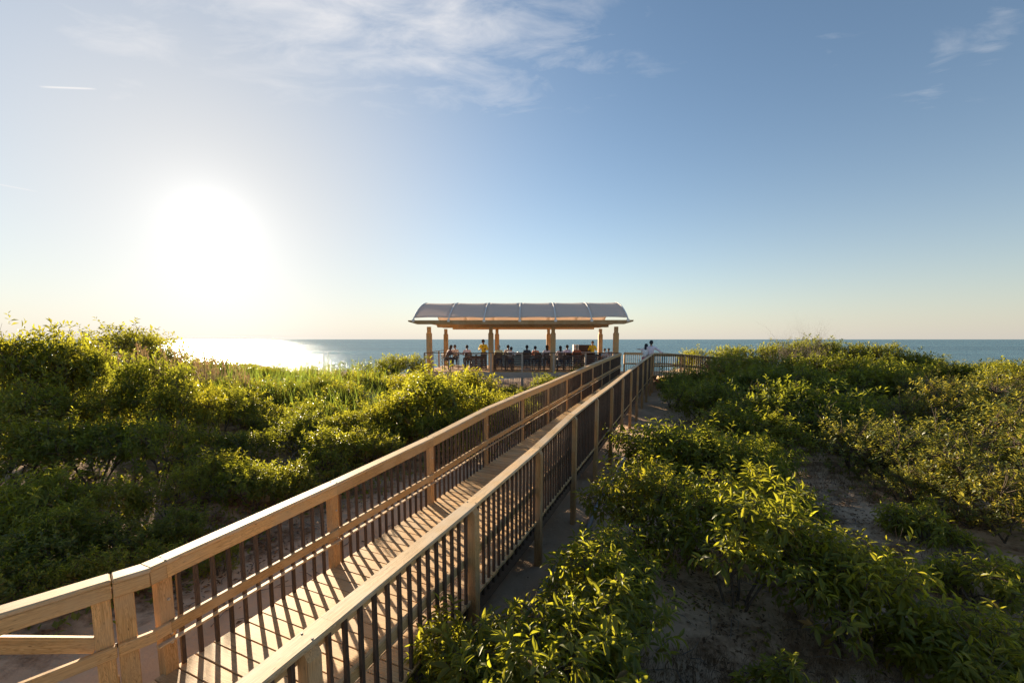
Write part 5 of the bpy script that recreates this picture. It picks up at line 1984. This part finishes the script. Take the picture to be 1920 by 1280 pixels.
# ------------------------------------------------------------------ reeds, undergrowth, litter: stuff
def blades_mesh(name, X, Y, Z, H, lean, wid, mat, seg=3, tone=None, young=None, seed=0):
    g = np.random.default_rng(seed)
    n = len(X)
    a = g.uniform(0, 6.283, n)
    fa = g.uniform(0, 6.283, n)
    sx_, sy_ = np.cos(fa) * wid / 2, np.sin(fa) * wid / 2
    v = np.zeros((n, 2 * seg + 1, 3))
    for s in range(seg + 1):
        f = s / seg
        cx = X + np.cos(a) * lean * H * f * f
        cy_ = Y + np.sin(a) * lean * H * f * f
        cz = Z + H * (f - 0.15 * lean * f * f)
        w = (1 - f) ** 0.6
        if s == seg:
            v[:, 2 * s] = np.stack((cx, cy_, cz), -1)
        else:
            v[:, 2 * s] = np.stack((cx - sx_ * w, cy_ - sy_ * w, cz), -1)
            v[:, 2 * s + 1] = np.stack((cx + sx_ * w, cy_ + sy_ * w, cz), -1)
    m = 2 * seg + 1
    base = (np.arange(n) * m)[:, None]
    quads = [base + np.array([[2 * s, 2 * s + 1, 2 * s + 3, 2 * s + 2]]) for s in range(seg - 1)]
    tri = base + np.array([[2 * seg - 2, 2 * seg - 1, 2 * seg]])
    tone = g.uniform(0, 1, n) if tone is None else tone
    young = g.uniform(0, 0.8, n) if young is None else young
    return mesh_np(name, v.reshape(-1, 3), [np.concatenate(quads), tri], mat, False, {'tone': np.repeat(tone, m), 'young': np.repeat(young, m)})


def scatter(n, fn, seed):
    g = np.random.default_rng(seed)
    out = []
    while len(out) < n:
        c = fn(g, n * 3)
        out += list(c)
    return np.array(out[:n])


gq = np.random.default_rng(11)
# green reed blades, left middle distance
def reed_pts(n, u0, u1, Y0, Y1, seed):
    g = np.random.default_rng(seed)
    Yr = g.uniform(Y0, Y1, n)
    X = (g.uniform(u0, u1, n) - UC) / FPX * (Yr * PC + 2 * PS)
    k = vnoise(X * 0.8, Yr * 0.8, seed) > 0.38
    return X[k], Yr[k]


X, Y = reed_pts(1300, 380, 760, 10.5, 18.5, 21)
nn_, tt_ = to_nt(X, Y)
kk = nn_ < NL - 1.2
X, Y = X[kk], Y[kk]
reeds = obj('reed_grass', blades_mesh('reed_grass', X, Y, ground_z(X, Y) - 0.1, gq.uniform(0.9, 1.65, len(X)), gq.uniform(0.1, 0.45, len(X)), gq.uniform(0.018, 0.034, len(X)), M_REED, 4, seed=1))
tag(reeds, 'green reed blades standing in the dip left of the pavilion', None, None, 'stuff')
X, Y = reed_pts(1000, 190, 470, 13.0, 17.5, 22)
Z = ground_z(X, Y)
H = gq.uniform(0.9, 1.5, len(X))
dry = obj('dry_reeds', blades_mesh('dry_reeds', X, Y, Z - 0.1, H, gq.uniform(0.03, 0.2, len(X)), gq.uniform(0.012, 0.026, len(X)), M_DRYREED, 3, seed=2))
tag(dry, 'tan dry reed stalks on the sunlit left crest', None, None, 'stuff')
# plumes on some of the dry reeds
kk = gq.uniform(size=len(X)) < 0.22
Xp, Yp, Zp, Hp = X[kk], Y[kk], Z[kk], H[kk]
rep = 26
Xr, Yr, Zr = np.repeat(Xp, rep), np.repeat(Yp, rep), np.repeat(Zp + Hp * 0.95, rep)
Zr = Zr + gq.uniform(-0.12, 0.16, len(Zr))
plume = obj('reed_plumes', blades_mesh('reed_plumes', Xr + gq.normal(0, 0.012, len(Xr)), Yr + gq.normal(0, 0.012, len(Xr)), Zr, gq.uniform(0.05, 0.11, len(Xr)), gq.uniform(0.3, 0.9, len(Xr)), np.full(len(Xr), 0.016), M_DRYREED, 2, seed=3))
tag(plume, 'feathery tan seed heads on the dry reeds at left', None, None, 'stuff')

# undergrowth: loose low shoots between the shrubs
def under_pts(n, seed, side):
    g = np.random.default_rng(seed)
    Yr = g.uniform(2.5, 30, n) ** 1.0
    if side == 'l':
        X = g.uniform(-1.35, 0.25, n) * Yr
    else:
        X = g.uniform(0.1, 1.35, n) * Yr
    nn, tt = to_nt(X, Yr)
    if side == 'l':
        k = (nn < NL - np.where(tt < 9, 1.7, 0.6))
    else:
        bare = (X < 9.5) & (Yr < 11.5)
        k = (nn > NR + 1.2) & (~bare | (g.uniform(size=n) < 0.06))
    k &= ~((np.abs(X - 0.6) < 6.6) & (Yr > 24.6))
    k &= vnoise(X * 0.9, Yr * 0.9, seed + 3) > 0.3
    return X[k], Yr[k]


for side, nsh, mat_, nm, lab in (('l', 4200, M_BAY, 'undergrowth', 'tangle of low leafy growth covering the left dune'), ('r', 3600, M_OAK, 'undergrowth', 'tangle of low leafy growth covering the right dune')):
    X, Y = under_pts(nsh, 31 if side == 'l' else 32, side)
    Z = ground_z(X, Y)
    n = len(X)
    m = 12
    hh = gq.uniform(0.06, 0.32, (n, 1)) * gq.uniform(0.2, 1.0, (n, m))
    P_ = np.stack((X[:, None] + gq.normal(0, 0.14, (n, m)), Y[:, None] + gq.normal(0, 0.14, (n, m)), Z[:, None] + hh), -1).reshape(-1, 3)
    D_ = norm(gq.normal(size=(n * m, 3)) + np.array((0, 0, 0.35)))
    N_ = norm(gq.normal(size=(n * m, 3)) * 0.5 + np.array((0, 0, 1.0)))
    s_ = gq.uniform(0.7, 1.2, n * m)
    o = obj(nm, leaves_mesh(nm, P_, D_, N_, 0.085 * s_, 0.04 * s_, gq.uniform(0, 1, n * m), gq.uniform(0, 0.3, n * m), 'mid', mat_))
    tag(o, lab, None, None, 'stuff')

# dry litter and tufts on the bare sand right of the boardwalk, some on the left strip
n = 60000
Yl = gq.uniform(1.5, 22, n)
X = gq.uniform(-0.9, 1.25, n) * Yl
nn, tt = to_nt(X, Yl)
dens_ = np.where(nn > NR, np.clip((nn - NR - 0.3) / 2.0, 0.02, 1), np.where(nn < NL, np.clip((NL - 0.9 - nn) / 1.0, 0.04, 1), 0))
k = (gq.uniform(size=n) < dens_ * np.clip((vnoise(X * 1.1, Yl * 1.1, 9) - 0.25) * 2.2, 0.03, 1))
X, Yl = X[k], Yl[k]
n = len(X)
Z = ground_z(X, Yl)
P_ = np.stack((X, Yl, Z + gq.uniform(0.0, 0.03, n)), -1)
D_ = norm(gq.normal(size=(n, 3)) * np.array((1, 1, 0.25)))
N_ = norm(gq.normal(size=(n, 3)) * 0.5 + np.array((0, 0, 1.0)))
s_ = gq.uniform(0.5, 1.2, n)
o = obj('leaf_litter', leaves_mesh('leaf_litter', P_, D_, N_, 0.07 * s_, 0.03 * s_, gq.uniform(0, 1, n), gq.uniform(0, 1, n) ** 3, 'mid', M_LITTER))
tag(o, 'brown fallen leaves scattered over the sand', None, None, 'stuff')
# dry grass tufts
n = 1500
Yl = gq.uniform(2.0, 15, n)
X = gq.uniform(0.15, 1.2, n) * Yl
nn, tt = to_nt(X, Yl)
k = (nn > NR + 0.8) & (vnoise(X * 1.3, Yl * 1.3, 14) > 0.45)
X, Yl = X[k], Yl[k]
rep = 34
Xr = np.repeat(X, rep) + gq.normal(0, 0.09, len(X) * rep)
Yr = np.repeat(Yl, rep) + gq.normal(0, 0.09, len(X) * rep)
n = len(Xr)
o = obj('dry_grass', blades_mesh('dry_grass', Xr, Yr, ground_z(Xr, Yr) - 0.02, gq.uniform(0.06, 0.26, n), gq.uniform(0.2, 0.9, n), gq.uniform(0.004, 0.008, n), M_LITTER, 3, seed=8))
tag(o, 'dark dry grass tufts on the bare sand at right', None, None, 'stuff')
# fallen twigs
bm = bmesh.new()
for i in range(900):
    Yt = gq.uniform(2.5, 14)
    Xt = gq.uniform(-0.8, 1.2) * Yt
    nn, tt = to_nt(Xt, Yt)
    if NL - 0.3 < nn < NR + 0.4:
        continue
    z = gz(Xt, Yt) + 0.015
    a, L = gq.uniform(0, 6.28), gq.uniform(0.12, 0.5)
    d = Vector((math.cos(a), math.sin(a), 0))
    q0 = Vector((Xt, Yt, z))
    tube_bm(bm, [q0, q0 + d * L * 0.5 + Vector((-d.y, d.x, 0)) * gq.uniform(-.04, .04) + Vector((0, 0, gq.uniform(0, .05))), q0 + d * L + Vector((0, 0, gq.uniform(-.01, .04)))], [0.007, 0.006, 0.003], 4, False)
o = obj('fallen_twigs', bm_mesh('fallen_twigs', bm, M_DEADBARK))
tag(o, 'small pale fallen twigs on the sand', None, None, 'stuff')
